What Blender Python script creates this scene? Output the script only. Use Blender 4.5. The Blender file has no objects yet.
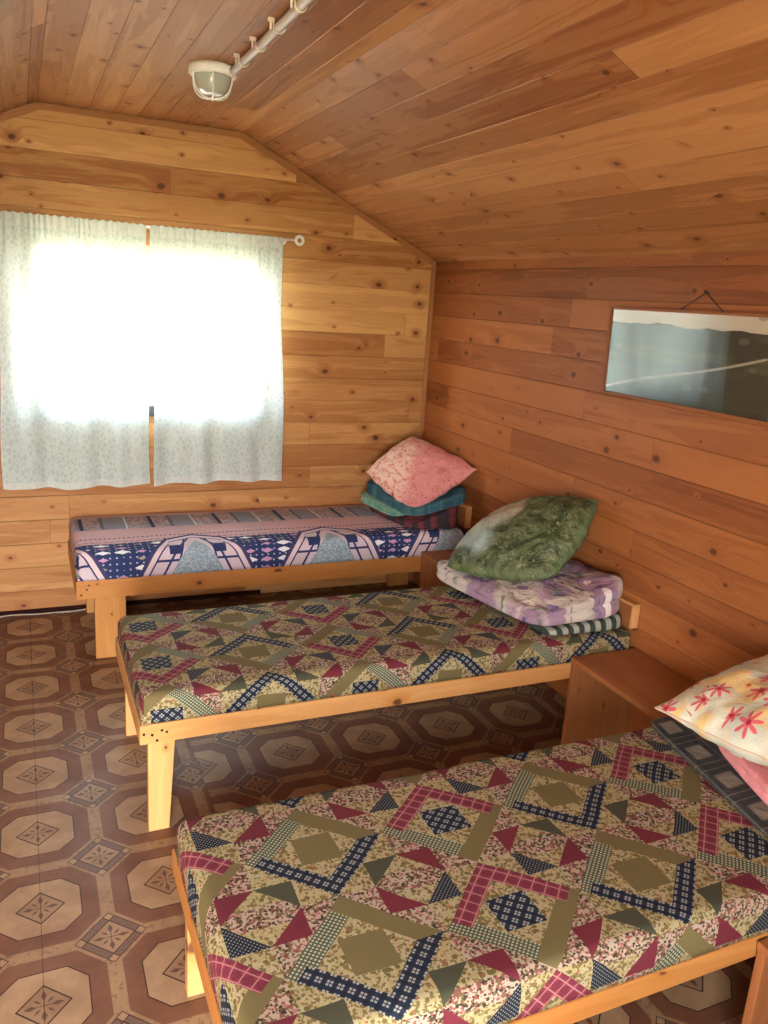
import bpy, bmesh, math, random
from mathutils import Vector, Matrix, noise as mnoise
random.seed(7)
S = bpy.context.scene
COL = S.collection
PI = math.pi

# ------------------------------------------------------------------ object helpers
def link(o, parent=None):
    COL.objects.link(o)
    if parent is not None:
        o.parent = parent
    return o

def thing(name, label, cat, loc=(0, 0, 0), group=None):
    o = bpy.data.objects.new(name, None)
    o.empty_display_size = 0.05
    o.location = loc
    o['label'] = label
    o['category'] = cat
    if group:
        o['group'] = group
    return link(o)

def mesh_obj(name, bm, mat, parent=None, smooth=False):
    """bm is in world space; the parent is only ever translated."""
    me = bpy.data.meshes.new(name)
    bmesh.ops.recalc_face_normals(bm, faces=bm.faces[:]) if not getattr(bm, 'keep', False) and False else None
    if parent is not None:
        L = parent
        off = Vector((0, 0, 0))
        while L is not None:
            off += Vector(L.location)
            L = L.parent
        bmesh.ops.translate(bm, verts=bm.verts[:], vec=-off)
    bm.to_mesh(me)
    bm.free()
    if mat is not None:
        for m in (mat if isinstance(mat, (list, tuple)) else [mat]):
            me.materials.append(m)
    if smooth:
        me.polygons.foreach_set('use_smooth', [True] * len(me.polygons))
    o = bpy.data.objects.new(name, me)
    return link(o, parent)

def tag(o, label=None, cat=None, group=None, kind=None):
    if label: o['label'] = label
    if cat: o['category'] = cat
    if group: o['group'] = group
    if kind: o['kind'] = kind
    return o

# ------------------------------------------------------------------ node DSL
class NT:
    def __init__(self, name):
        self.m = bpy.data.materials.new(name)
        self.m.use_nodes = True
        self.t = self.m.node_tree
        self.t.nodes.clear()
        self.out = self.t.nodes.new('ShaderNodeOutputMaterial')
    def node(self, kind, **kw):
        n = self.t.nodes.new(kind)
        for k, v in kw.items():
            setattr(n, k, v)
        return n
    def put(self, sock, v):
        if isinstance(v, V):
            self.t.links.new(v.s, sock)
        elif isinstance(v, bpy.types.NodeSocket):
            self.t.links.new(v, sock)
        else:
            if sock.type == 'RGBA' and len(v) == 3:
                v = (*v, 1)
            sock.default_value = v
    def math(self, op, a, b=None, c=None, clamp=False):
        n = self.node('ShaderNodeMath', operation=op, use_clamp=clamp)
        self.put(n.inputs[0], a)
        if b is not None: self.put(n.inputs[1], b)
        if c is not None: self.put(n.inputs[2], c)
        return V(self, n.outputs[0])
    def uv(self):
        n = self.node('ShaderNodeUVMap')
        n.uv_map = 'UVMap'
        s = self.node('ShaderNodeSeparateXYZ')
        self.t.links.new(n.outputs[0], s.inputs[0])
        return V(self, s.outputs[0]), V(self, s.outputs[1])
    def obj(self):
        n = self.node('ShaderNodeTexCoord')
        s = self.node('ShaderNodeSeparateXYZ')
        self.t.links.new(n.outputs['Object'], s.inputs[0])
        return [V(self, q) for q in s.outputs]
    def vec(self, x, y, z=0.0):
        n = self.node('ShaderNodeCombineXYZ')
        for i, q in enumerate((x, y, z)):
            self.put(n.inputs[i], q)
        return n.outputs[0]
    def noise(self, vec, scale=1.0, detail=3.0, rough=0.5, dist=0.0):
        n = self.node('ShaderNodeTexNoise')
        self.put(n.inputs['Vector'], vec)
        n.inputs['Scale'].default_value = scale
        n.inputs['Detail'].default_value = detail
        n.inputs['Roughness'].default_value = rough
        n.inputs['Distortion'].default_value = dist
        return V(self, n.outputs[0])
    def white(self, vec):
        n = self.node('ShaderNodeTexWhiteNoise', noise_dimensions='3D')
        self.put(n.inputs['Vector'], vec)
        return V(self, n.outputs['Value']), n.outputs['Color']
    def voro(self, vec, scale=1.0, feature='F1', rnd=1.0):
        n = self.node('ShaderNodeTexVoronoi', feature=feature)
        self.put(n.inputs['Vector'], vec)
        n.inputs['Scale'].default_value = scale
        n.inputs['Randomness'].default_value = rnd
        return n
    def sep(self, sock):
        s = self.node('ShaderNodeSeparateXYZ')
        self.t.links.new(sock, s.inputs[0])
        return [V(self, q) for q in s.outputs]
    def mix(self, f, a, b, blend='MIX'):
        n = self.node('ShaderNodeMix', data_type='RGBA', blend_type=blend)
        n.clamp_factor = True
        self.put(n.inputs[0], f)
        self.put(n.inputs[6], a)
        self.put(n.inputs[7], b)
        return n.outputs[2]
    def ramp(self, f, stops):
        n = self.node('ShaderNodeValToRGB')
        self.put(n.inputs[0], f)
        e = n.color_ramp.elements
        while len(e) < len(stops):
            e.new(0.5)
        for el, (p, c) in zip(e, stops):
            el.position = p
            el.color = (*c, 1)
        return n.outputs[0]
    def bsdf(self, color, rough=0.6, spec=0.5, bump=None, bstr=0.3, bdist=0.01, **kw):
        b = self.node('ShaderNodeBsdfPrincipled')
        self.put(b.inputs['Base Color'], color)
        self.put(b.inputs['Roughness'], rough)
        b.inputs['Specular IOR Level'].default_value = spec
        for k, v in kw.items():
            self.put(b.inputs[k.replace('_', ' ')], v)
        if bump is not None:
            n = self.node('ShaderNodeBump')
            n.inputs['Strength'].default_value = bstr
            n.inputs['Distance'].default_value = bdist
            self.put(n.inputs['Height'], bump)
            self.t.links.new(n.outputs[0], b.inputs['Normal'])
        self.t.links.new(b.outputs[0], self.out.inputs[0])
        return b

class V:
    def __init__(self, nt, s): self.n, self.s = nt, s
    def _b(self, op, o, r=False):
        return self.n.math(op, o, self) if r else self.n.math(op, self, o)
    def __add__(self, o): return self._b('ADD', o)
    __radd__ = __add__
    def __sub__(self, o): return self._b('SUBTRACT', o)
    def __rsub__(self, o): return self._b('SUBTRACT', o, True)
    def __mul__(self, o): return self._b('MULTIPLY', o)
    __rmul__ = __mul__
    def __truediv__(self, o): return self._b('DIVIDE', o)
    def __lt__(self, o): return self._b('LESS_THAN', o)
    def __gt__(self, o): return self._b('GREATER_THAN', o)
    def __and__(self, o): return self._b('MULTIPLY', o)
    def __or__(self, o): return self._b('MAXIMUM', o)
    def inv(self): return 1.0 - self
    def abs(self): return self.n.math('ABSOLUTE', self)
    def floor(self): return self.n.math('FLOOR', self)
    def fract(self): return self.n.math('FRACT', self)
    def sqrt(self): return self.n.math('SQRT', self)
    def max(self, o): return self._b('MAXIMUM', o)
    def min(self, o): return self._b('MINIMUM', o)
    def sin(self): return self.n.math('SINE', self)
    def mod(self, o): return self._b('FLOORED_MODULO', o)
    def sm(self, a, b):
        """smooth 0->1 between a and b (a may be greater than b)"""
        n = self.n.node('ShaderNodeMapRange', interpolation_type='SMOOTHSTEP')
        self.n.put(n.inputs[0], self)
        if a < b:
            n.inputs[1].default_value, n.inputs[2].default_value = a, b
            n.inputs[3].default_value, n.inputs[4].default_value = 0, 1
        else:
            n.inputs[1].default_value, n.inputs[2].default_value = b, a
            n.inputs[3].default_value, n.inputs[4].default_value = 1, 0
        return V(self.n, n.outputs[0])

# ------------------------------------------------------------------ materials
def wood(name, light, dark, plank=None, seg=2.2, rough=0.42, var=0.5, knot=1.0, red=(0.30, 0.10, 0.03), joint=0.004):
    t = NT(name)
    u, v = t.uv()
    if plank:
        idx = (v / plank).floor()
    else:
        idx = (v / 10.0).floor()
    r0, _ = t.white(t.vec(idx, 3.1, 7.7))
    su = (u + r0 * 9.0) / seg
    sidx = su.floor()
    r1, rc = t.white(t.vec(idx, sidx, 1.3))
    r2, _ = t.white(t.vec(idx, sidx, 9.3))
    # knots
    kv = t.voro(t.vec(u * 3.2, v * 8.0, r1 * 3.0), 1.0)
    px, py, _z = t.sep(kv.outputs['Position'])
    dx = (u * 3.2 - px) / 3.2
    dy = (v * 8.0 - py) / 8.0
    kr, kg, kb = t.sep(kv.outputs['Color'])
    nz = t.noise(t.vec(u * 40.0, v * 40.0, 0.0), 1.0, 2.0)
    d = (dx * dx * 0.55 + dy * dy).sqrt() * (0.8 + nz * 0.4)
    size = (kr * kr) * 0.013 * knot + 0.0035
    present = kg > (0.30 if knot > 0 else 2.0)
    kn = (d / size).sm(1.25, 0.55) & present
    halo = (d / size).sm(4.5, 0.6) & present
    swirl = (d / size).sm(5.5, 0.5) & present
    # grain
    g1 = t.noise(t.vec(u * 1.3 + r1 * 40.0, v * 16.0 + swirl * 0.55, r2 * 30.0), 1.0, 4.0, 0.6, 0.5)
    g2 = t.noise(t.vec(u * 5.0 + r1 * 20.0, v * 130.0 + swirl * 1.5, r2 * 10.0), 1.0, 2.0, 0.5)
    rings = ((g1 * 34.0 + v * 20.0).sin() * 0.5 + 0.5)
    f = (g1.sm(0.32, 0.72) * 0.5 + rings * 0.25 + g2 * 0.25)
    tint = (f * 0.80 + (r1 - 0.5) * var + 0.05)
    col = t.mix(tint, light, dark)
    big = t.noise(t.vec(u * 0.9, v * 1.4, 4.0), 1.0, 2.0)
    col = t.mix(big.sm(0.45, 0.75) * 0.35, col, red)
    col = t.mix((r2 > 0.8) * 0.3, col, red)
    col = t.mix(halo * 0.75, col, red)
    col = t.mix(kn * 0.9, col, (0.085, 0.030, 0.013))
    h = g2 * 0.25 + g1 * 0.5 - kn * 0.3
    if plank:
        fu = su.fract()
        j = (fu * seg) < joint
        col = t.mix(j * 0.35, col, (0.05, 0.02, 0.01))
        fv = (v / plank).fract()
        e = ((fv * plank) < 0.0035) | (((1.0 - fv) * plank) < 0.002)
        col = t.mix(e * (r2 * 0.45 + 0.05), col, (0.06, 0.025, 0.012))
        h = h - j * 1.0 + r2 * 0.0
    t.bsdf(col, rough=g1 * 0.2 + (rough - 0.02), spec=0.22, bump=h, bstr=0.25, bdist=0.004)
    return t.m

PINE_L = (0.62, 0.33, 0.135)
PINE_D = (0.40, 0.165, 0.055)
PL = 0.128
M = {}
M['wall'] = wood('pine_planking', (0.62, 0.345, 0.130), (0.28, 0.10, 0.027), PL, 2.4, var=0.75)
M['wallred'] = wood('reddish_pine_planking', (0.40, 0.145, 0.045), (0.18, 0.053, 0.016), PL, 1.7, var=0.85)  # redder for aged stain and for warm bounce light put into the colour
M['ceil'] = wood('ceiling_planking', (0.56, 0.27, 0.112), (0.24, 0.082, 0.028), 0.112, 4.6, var=0.8)
M['board'] = wood('pine_board', (0.74, 0.44, 0.18), (0.52, 0.25, 0.08), None, 50, rough=0.4, var=0.1, red=(0.48, 0.19, 0.05))
M['rail'] = wood('varnished_pine', (0.56, 0.28, 0.085), (0.36, 0.14, 0.035), None, 50, rough=0.36, var=0.1, red=(0.4, 0.14, 0.03))
M['redpine'] = wood('reddish_pine', (0.38, 0.155, 0.06), (0.25, 0.085, 0.03), None, 50, rough=0.42, var=0.1)
M['trim'] = wood('pine_moulding', (0.44, 0.215, 0.085), (0.30, 0.125, 0.045), None, 50, rough=0.45, var=0.1, knot=0.5)
M['frame'] = wood('stained_frame', (0.30, 0.11, 0.045), (0.16, 0.055, 0.025), None, 50, rough=0.4, var=0.1, knot=0.4)

def plain(name, c, rough=0.5, spec=0.5, metal=0.0, nscale=0, namp=0.1):
    t = NT(name)
    if nscale:
        x, y, z = t.obj()
        n = t.noise(t.vec(x, y, z), nscale, 3.0)
        col = t.mix(n.sm(0.3, 0.7) * namp * 5, c, tuple(q * 0.6 for q in c))
        t.bsdf(col, rough, spec, bump=n, bstr=0.2, bdist=0.003, Metallic=metal)
    else:
        t.bsdf(c, rough, spec, Metallic=metal)
    return t.m

def m_floor():
    t = NT('patterned_linoleum')
    x, y, z = t.obj()
    T = 0.348
    sheet = x > -1.70
    ox = -2.257 - sheet * (-0.215)
    oy = -0.529 - sheet * 0.132
    a = (x - ox) / T
    b = (y - oy) / T
    p = (a + 0.5).fract() - 0.5
    q = (b + 0.5).fract() - 0.5
    ap, aq = p.abs(), q.abs()
    octm = ap.max(aq).max((ap + aq) * 0.7071 * 0.915)
    dm = ap + aq
    # corner cell
    cp = a.fract() - 0.5
    cq = b.fract() - 0.5
    acp, acq = cp.abs(), cq.abs()
    cm = acp + acq
    n1 = t.noise(t.vec(x, y, 0.0), 60.0, 3.0)
    n2 = t.noise(t.vec(x, y, 5.0), 9.0, 4.0, 0.6)
    n3 = t.noise(t.vec(x, y, 8.0), 260.0, 1.0)
    cream = t.mix(n2.sm(0.3, 0.75), (0.47, 0.30, 0.165), (0.33, 0.195, 0.105))
    strip = t.mix(n1.sm(0.54, 0.66) * 0.75, cream, (0.24, 0.12, 0.075))
    brown = t.mix(n2.sm(0.3, 0.7), (0.265, 0.122, 0.074), (0.20, 0.085, 0.050))
    dark = (0.045, 0.02, 0.014)
    col = strip
    col = t.mix(octm < 0.445, col, brown)
    col = t.mix(octm < 0.315, col, dark)
    tile = t.mix(n2.sm(0.35, 0.65), (0.53, 0.35, 0.205), (0.41, 0.255, 0.145))
    col = t.mix(octm < 0.306, col, tile)
    col = t.mix(dm < 0.19, col, dark)
    col = t.mix(dm < 0.174, col, t.mix(0.35, tile, brown))
    def flower(pp, qq, sc):
        d1 = (pp + qq).abs() * 0.7071
        d2 = (pp - qq).abs() * 0.7071
        w = sc * 0.011
        r = (pp * pp + qq * qq).sqrt()
        app, aqq = pp.abs(), qq.abs()
        # main petals on the axes swell towards the tip, thin ones on the diagonals
        lo, hi = app.min(aqq), app.max(aqq)
        pet = (lo < (0.019 * sc - (hi - 0.085 * sc).abs() * 0.42)) & (hi < 0.125 * sc)
        stem = (lo < 0.0035 * sc) & (hi < 0.125 * sc)
        dl, dh = d1.min(d2), d1.max(d2)
        pet2 = (dl < (0.010 * sc - (dh - 0.06 * sc).abs() * 0.3)) & (dh < 0.09 * sc)
        return pet | stem | pet2
    col = t.mix(flower(p, q, 1.05) * 0.85, col, (0.11, 0.05, 0.032))
    # corner tiles
    col = t.mix(cm < 0.272, col, dark)
    col = t.mix(cm < 0.262, col, t.mix(n3.sm(0.4, 0.6), (0.26, 0.16, 0.115), (0.17, 0.10, 0.075)))
    s = cp + cq
    d = cp - cq
    s_, d_ = s.abs(), d.abs()
    ln = ((s_ - 0.178).abs() < 0.006) | ((d_ - 0.178).abs() < 0.006)
    ins = s_.max(d_) < 0.262
    col = t.mix(ln & ins, col, dark)
    corner = (s_ > 0.184) & (d_ > 0.184) & ins
    col = t.mix(corner, col, tile)
    col = t.mix(s_.max(d_) < 0.172, col, t.mix(0.25, tile, brown))
    col = t.mix(flower(cp, cq, 1.05) * 0.85, col, (0.11, 0.05, 0.032))
    # sheet seams
    seam = ((x + 2.257).abs() < 0.0012) | ((x + 1.70).abs() < 0.0016)
    col = t.mix(seam * 0.6, col, dark)
    col = t.mix(1.0, col, (0.68, 0.65, 0.62), 'MULTIPLY')
    t.bsdf(col, rough=n2 * 0.2 + 0.30, spec=0.25, bump=n2 - seam * 0.4, bstr=0.12, bdist=0.006)
    return t.m
M['floor'] = m_floor()

def m_quilt(name, cx, cy, flip, px=0.337, py=0.322):
    t = NT(name)
    u, v = t.uv()
    w1 = t.noise(t.vec(u, v, 0.0), 5.0, 1.0) - 0.5
    w2 = t.noise(t.vec(u, v, 9.0), 5.0, 1.0) - 0.5
    sgn = -1.0 if flip else 1.0
    U = (u + w1 * 0.015 - cx) * (sgn / px)
    W = (v + w2 * 0.015 - cy) * (sgn / py)
    def cell(off):
        fu = (U + off).floor()
        du = (U + off) - fu - 0.5
        dv = (W + off).fract() - 0.5
        return fu, du, dv
    bu, bdu, bdv = cell(0.5)
    iu, idu, idv = cell(0.0)
    bi = bdu - bdv + 0.5; bj = 0.5 - bdu - bdv
    ii = idu - idv + 0.5; ij = 0.5 - idu - idv
    inb = (bdu.abs() + bdv.abs()) < 0.497
    odd_b = bu.mod(2.0) > 0.5
    odd_i = iu.mod(2.0) > 0.5
    # fabrics
    va = t.voro(t.vec(u, v, 0.0), 190.0)
    cr, cg, cb = t.sep(va.outputs['Color'])
    da = V(t, va.outputs['Distance'])
    vb = t.voro(t.vec(u, v, 3.0), 70.0)
    br_, bg_, bb_ = t.sep(vb.outputs['Color'])
    db = V(t, vb.outputs['Distance'])
    flR = t.mix(cr > 0.72, (0.62, 0.51, 0.43), (0.36, 0.12, 0.12))
    flR = t.mix((cg > 0.74), flR, (0.22, 0.17, 0.08))
    flR = t.mix((cb > 0.84), flR, (0.07, 0.06, 0.04))
    flR = t.mix((br_ > 0.80) & (db < 0.32), flR, (0.55, 0.26, 0.26))
    flG = t.mix((cr > 0.50), (0.54, 0.47, 0.24), (0.60, 0.54, 0.36))
    flG = t.mix((cg > 0.72), flG, (0.26, 0.21, 0.085))
    flG = t.mix((bg_ > 0.50) & (db < 0.40), flG, (0.20, 0.17, 0.06))
    flG = t.mix((bb_ > 0.80) & (db < 0.25), flG, (0.45, 0.17, 0.10))
    wv = t.noise(t.vec(u, v, 2.0), 900.0, 1.0)
    olive = t.mix(wv, (0.27, 0.225, 0.10), (0.21, 0.18, 0.08))
    dkgrn = t.mix(wv, (0.115, 0.12, 0.075), (0.075, 0.085, 0.06))
    maroon = t.mix(wv, (0.25, 0.040, 0.066), (0.19, 0.030, 0.052))
    def grid(i, j, per, lw):
        fi = (i / per).fract(); fj = (j / per).fract()
        return (fi < lw) | (fj < lw)
    def checkfab(i, j, per, lw, dark, light):
        return t.mix(grid(i, j, per, lw), light, dark)
    def plaid(i, j):
        per = 0.096
        fi = ((i / per).fract() - 0.5).abs(); fj = ((j / per).fract() - 0.5).abs()
        dots = (fi < 0.27) & (fi > 0.05) & (fj < 0.27) & (fj > 0.05)
        band = (fi < 0.27) | (fj < 0.27)
        c = t.mix(band * 0.5, (0.015, 0.021, 0.045), (0.032, 0.052, 0.105))
        return t.mix(dots, c, (0.50, 0.54, 0.54))
    def redplaid(i, j):
        per = 0.125
        fi = ((i / per).fract() - 0.5).abs(); fj = ((j / per).fract() - 0.5).abs()
        line = (fi < 0.055) | (fj < 0.055)
        band = (fi > 0.3) | (fj > 0.3)
        c = t.mix(band * 0.6, (0.32, 0.055, 0.09), (0.20, 0.032, 0.07))
        return t.mix(line * 0.85, c, (0.66, 0.32, 0.36))
    gchk = checkfab(bi, bj, 0.036, 0.45, (0.10, 0.14, 0.09), (0.66, 0.66, 0.52))
    navy = plaid(bi, bj)
    redp = redplaid(bi, bj)
    # block A
    A = flG
    A = t.mix(((bi - 0.5).abs() + (bj - 0.49).abs()) < 0.29, A, olive)
    A = t.mix(bi < 0.19, A, gchk)
    A = t.mix((bj > 0.82) & (bi > 0.10), A, navy)
    A = t.mix(bi > 0.81, A, navy)
    A = t.mix((bj < 0.20) & (bi < 0.985 - bj * 0.9), A, olive)
    # block B
    B = flG
    B = t.mix(((bi - 0.5).abs() + (bj - 0.5).abs()) < 0.29, B, navy)
    B = t.mix(bj > 0.81, B, gchk)
    B = t.mix(bi > 0.80, B, olive)
    B = t.mix(((bi < 0.20) & (bj < 0.87)) | ((bj < 0.20) & (bi < 0.90)), B, redp)
    blk = t.mix(odd_b, A, B)
    # interstice
    ai, aj = (ii - 0.5).abs(), (ij - 0.5).abs()
    horiz = ai > aj            # left and right quarters
    inner = ai.max(aj) < 0.25
    Pbg = t.mix(horiz, flR, flG)
    Qbg = t.mix(horiz, flG, flR)
    stripe = t.mix((ii + ij - 1.0).abs() < 0.18, flG, flR)
    Pbg = t.mix(inner, Pbg, stripe)
    Qbg = t.mix(inner, Qbg, stripe)
    nchk = checkfab(ii, ij, 0.030, 0.62, (0.018, 0.026, 0.05), (0.42, 0.46, 0.46))
    top = (ij < 0.25) & (ai < ij)
    bot = (ij > 0.75) & (ai < ij.inv())
    lef = (ii < 0.25) & (aj < ii)
    rig = (ii > 0.75) & (aj < ii.inv())
    P = t.mix(top | bot, Pbg, maroon)
    P = t.mix(lef, P, dkgrn)
    P = t.mix(rig, P, nchk)
    Q = t.mix(lef | rig, Qbg, maroon)
    Q = t.mix(top, Q, dkgrn)
    Q = t.mix(bot, Q, nchk)
    ins = t.mix(odd_i, P, Q)
    col = t.mix(inb, ins, blk)
    soft = t.noise(t.vec(u, v, 0.0), 14.0, 3.0)
    col = t.mix(1.0, col, (0.58, 0.54, 0.48), "MULTIPLY")
    t.bsdf(col, rough=0.85, spec=0.2, bump=soft + wv * 0.05, bstr=0.25, bdist=0.01)
    return t.m

def m_bed1():
    t = NT('ethnic_striped_cover')
    u, v = t.uv()          # v = distance from the wall, running on down the front
    n = t.noise(t.vec(u, v, 0.0), 500.0, 1.0)
    pink = t.mix(n, (0.56, 0.36, 0.36), (0.48, 0.30, 0.31))
    navy = t.mix(n, (0.028, 0.042, 0.13), (0.018, 0.028, 0.085))
    cream = (0.66, 0.55, 0.56)
    white = (0.70, 0.68, 0.70)
    grey = t.mix(n, (0.27, 0.30, 0.36), (0.22, 0.25, 0.31))
    col = pink
    # grey band
    band = (v > 0.085) & (v < 0.31)
    f = ((u + 2.01) / 0.345).fract() * 0.345
    vx = t.voro(t.vec(u * 1.0, v * 0.6, 0.0), 90.0)
    q1, q2, q3 = t.sep(vx.outputs['Color'])
    patt = t.mix(q1 > 0.5, (0.46, 0.36, 0.36), (0.27, 0.25, 0.29))
    bc = grey
    bc = t.mix((f > 0.02) & (f < 0.10), bc, patt)
    bc = t.mix((f > 0.235) & (f < 0.325), bc, patt)
    bc = t.mix((f < 0.018), bc, (0.045, 0.045, 0.09))
    bc = t.mix(((f - 0.108).abs() < 0.008) & ((v / 0.02).fract() > 0.4), bc, (0.08, 0.055, 0.12))
    bc = t.mix((f - 0.226).abs() < 0.004, bc, white)
    col = t.mix(band, col, bc)
    col = t.mix(((v - 0.465).abs() < 0.006) & ((u / 0.022).fract() < 0.55), col, navy)
    col = t.mix(((v - 0.52).abs() < 0.004) & ((u / 0.03).fract() < 0.7), col, (0.12, 0.07, 0.14))
    # navy band with lozenges
    nb = v > 0.545
    fu = (u / 0.086).fract() - 0.5
    fv = (v / 0.046).fract() - 0.5
    ri, _ = t.white(t.vec((u / 0.086).floor(), (v / 0.046).floor(), 0.0))
    loz = (fu.abs() * 1.1 + fv.abs() * 1.3) < (0.22 + ri * 0.3)
    ncol = t.mix(loz & (ri > 0.25), navy, t.mix(ri > 0.62, (0.50, 0.26, 0.42), white))
    ncol = t.mix(loz & (ri < 0.12), ncol, (0.32, 0.28, 0.18))
    dots = (((u / 0.03).fract() - 0.5).abs() < 0.13) & (((v / 0.03).fract() - 0.5).abs() < 0.13)
    ncol = t.mix(dots & loz.inv(), ncol, (0.40, 0.40, 0.50))
    col = t.mix(nb, col, ncol)
    # arches
    p = (((u + 1.50) / 0.69 + 0.5).fract() - 0.5).abs() * 0.69
    lo = p < 0.13
    roof = lo * (p * 0.45 + 0.49) + (1.0 - lo) * (0.5485 + (p - 0.13) * 1.95)
    d = (v - roof) * (lo * 0.42 + 0.50)
    col = t.mix((d > -0.020) & (d < 0.0), col, (0.05, 0.045, 0.12))
    col = t.mix(d > 0.0, col, (0.62, 0.48, 0.50))
    col = t.mix(d > 0.026, col, navy)
    inside = t.mix(n.sm(0.3, 0.7), (0.60, 0.50, 0.52), (0.5, 0.38, 0.44))
    ind = d > 0.034
    col = t.mix(ind, col, inside)
    lines = ((p - 0.150 - (v - 0.78) * 0.5).abs() < 0.006) | ((v - 0.735).abs() < 0.006) | ((p - 0.060 - (v - 0.60) * 0.2).abs() < 0.005)
    col = t.mix(lines & ind, col, navy)
    sq = ((p - 0.105).abs() < 0.030) & ((v - 0.665).abs() < 0.038)
    col = t.mix(sq & ind, col, navy)
    tri = (p < (v - 0.575) * 0.56) & ind
    vt = t.voro(t.vec(u, v, 1.0), 160.0)
    z1, z2, z3 = t.sep(vt.outputs['Color'])
    col = t.mix(tri, col, t.mix(z1 > 0.5, (0.34, 0.40, 0.44), (0.20, 0.26, 0.31)))
    soft = t.noise(t.vec(u, v, 0.0), 12.0, 3.0)
    t.bsdf(col, rough=0.85, spec=0.2, bump=soft, bstr=0.25, bdist=0.01)
    return t.m
M['quilt2'] = m_quilt('patchwork_cover_flipped', -1.53, -1.82, True)
M['quilt3'] = m_quilt('patchwork_cover', -0.997, -2.889, False)
M['cover1'] = m_bed1()

def fabric(name, build, rough=0.85, bscale=18.0, bstr=0.5, fine=0.0, sheen=0.0):
    t = NT(name)
    u, v = t.uv()
    x, y, z = t.obj()
    col = build(t, u, v)
    f1 = t.noise(t.vec(x, y, z), bscale, 4.0, 0.6, 1.2)
    t.bsdf(col, rough=rough, spec=0.25, bump=f1, bstr=bstr, bdist=0.02)
    return t.m

def f_pink(t, u, v):
    n = t.noise(t.vec(u, v, 0.0), 3.0, 2.0)
    base = t.mix((u + v * 0.5 + n * 0.6).sm(0.85, 1.25), (0.70, 0.47, 0.37), (0.58, 0.22, 0.21))
    a = t.noise(t.vec(u, v, 2.0), 13.0, 4.0, 0.65, 1.0)
    base = t.mix(a.sm(0.50, 0.60) * 0.8, base, (0.52, 0.15, 0.13))
    b = t.voro(t.vec(u, v, 0.0), 26.0)
    c1, c2, c3 = t.sep(b.outputs['Color'])
    base = t.mix((V(t, b.outputs['Distance']) < 0.26) & (c1 > 0.55), base, (0.46, 0.10, 0.09))
    r = t.voro(t.vec(u, v, 4.0), 4.5)
    q1, q2, q3 = t.sep(r.outputs['Color'])
    base = t.mix(V(t, r.outputs['Distance']).sm(0.2, 0.1) & (q1 > 0.45), base, (0.38, 0.07, 0.06))
    c = t.noise(t.vec(u, v, 7.0), 20.0, 3.0)
    return t.mix(c.sm(0.6, 0.7) * 0.5, base, (0.45, 0.45, 0.33))
def f_green(t, u, v):
    n = t.noise(t.vec(u, v, 0.0), 5.0, 6.0, 0.72, 2.2)
    n2 = t.noise(t.vec(u, v, 4.0), 24.0, 4.0, 0.7, 1.0)
    base = t.mix(n.sm(0.38, 0.66), (0.026, 0.038, 0.012), (0.14, 0.16, 0.075))
    base = t.mix(n2.sm(0.54, 0.68) * 0.6, base, (0.32, 0.34, 0.19))
    base = t.mix(n2.sm(0.44, 0.30) * 0.6, base, (0.03, 0.05, 0.015))
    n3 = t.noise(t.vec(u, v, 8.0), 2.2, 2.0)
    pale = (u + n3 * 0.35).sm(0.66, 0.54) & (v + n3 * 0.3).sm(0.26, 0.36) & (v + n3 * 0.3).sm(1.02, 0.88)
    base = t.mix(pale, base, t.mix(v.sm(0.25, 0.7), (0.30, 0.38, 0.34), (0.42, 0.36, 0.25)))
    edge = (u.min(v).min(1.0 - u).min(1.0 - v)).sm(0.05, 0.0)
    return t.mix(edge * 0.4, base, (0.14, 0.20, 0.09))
def f_cream(t, u, v):
    n = t.noise(t.vec(u, v, 0.0), 2.5, 3.0)
    base = t.mix(n.sm(0.35, 0.6), (0.70, 0.68, 0.52), (0.55, 0.56, 0.46))
    o = t.noise(t.vec(u, v, 6.0), 5.0, 2.0)
    base = t.mix(o.sm(0.48, 0.62) * 0.75, base, (0.80, 0.52, 0.16))
    # star flowers
    k = t.voro(t.vec(u * 5.2, v * 5.2, 0.0), 1.0, rnd=0.6)
    px, py, _ = t.sep(k.outputs['Position'])
    c1, c2, c3 = t.sep(k.outputs['Color'])
    dx = u * 5.2 - px
    dy = v * 5.2 - py
    r = (dx * dx + dy * dy).sqrt()
    ang = t.math('ARCTAN2', dy, dx)
    pet = ((ang * 7.0 + c2 * 6.0).sin()) * 0.5 + 0.5
    fl = (r < (0.12 + pet * 0.26)) & (c1 > 0.35)
    base = t.mix(fl * 0.9, base, (0.66, 0.08, 0.11))
    base = t.mix((r < 0.07) & (c1 > 0.35), base, (0.38, 0.02, 0.04))
    k2 = t.voro(t.vec(u, v, 0.0), 11.0, rnd=0.5)
    e1, e2, e3 = t.sep(k2.outputs['Color'])
    dd = V(t, k2.outputs['Distance'])
    base = t.mix(dd.sm(0.35, 0.1) & (e1 > 0.5) & fl.inv(), base, (0.82, 0.40, 0.12))
    return t.mix((dd < 0.13) & (e1 > 0.5) & fl.inv(), base, (0.50, 0.10, 0.06))
def f_teal(t, u, v):
    n = t.noise(t.vec(u, v, 0.0), 6.0, 4.0, 0.6, 0.8)
    b = t.mix(n.sm(0.35, 0.65), (0.018, 0.062, 0.085), (0.036, 0.105, 0.125))
    return t.mix(n.sm(0.58, 0.68) * 0.3, b, (0.12, 0.20, 0.15))
def f_mint(t, u, v):
    n = t.noise(t.vec(u, v, 0.0), 9.0, 4.0, 0.6, 0.8)
    return t.mix(n.sm(0.35, 0.65), (0.25, 0.34, 0.20), (0.10, 0.24, 0.20))
def f_dark(t, u, v):
    n = t.noise(t.vec(u, v, 0.0), 4.0, 2.0)
    return t.mix(n.sm(0.45, 0.55), (0.035, 0.025, 0.03), (0.16, 0.03, 0.035))
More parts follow.
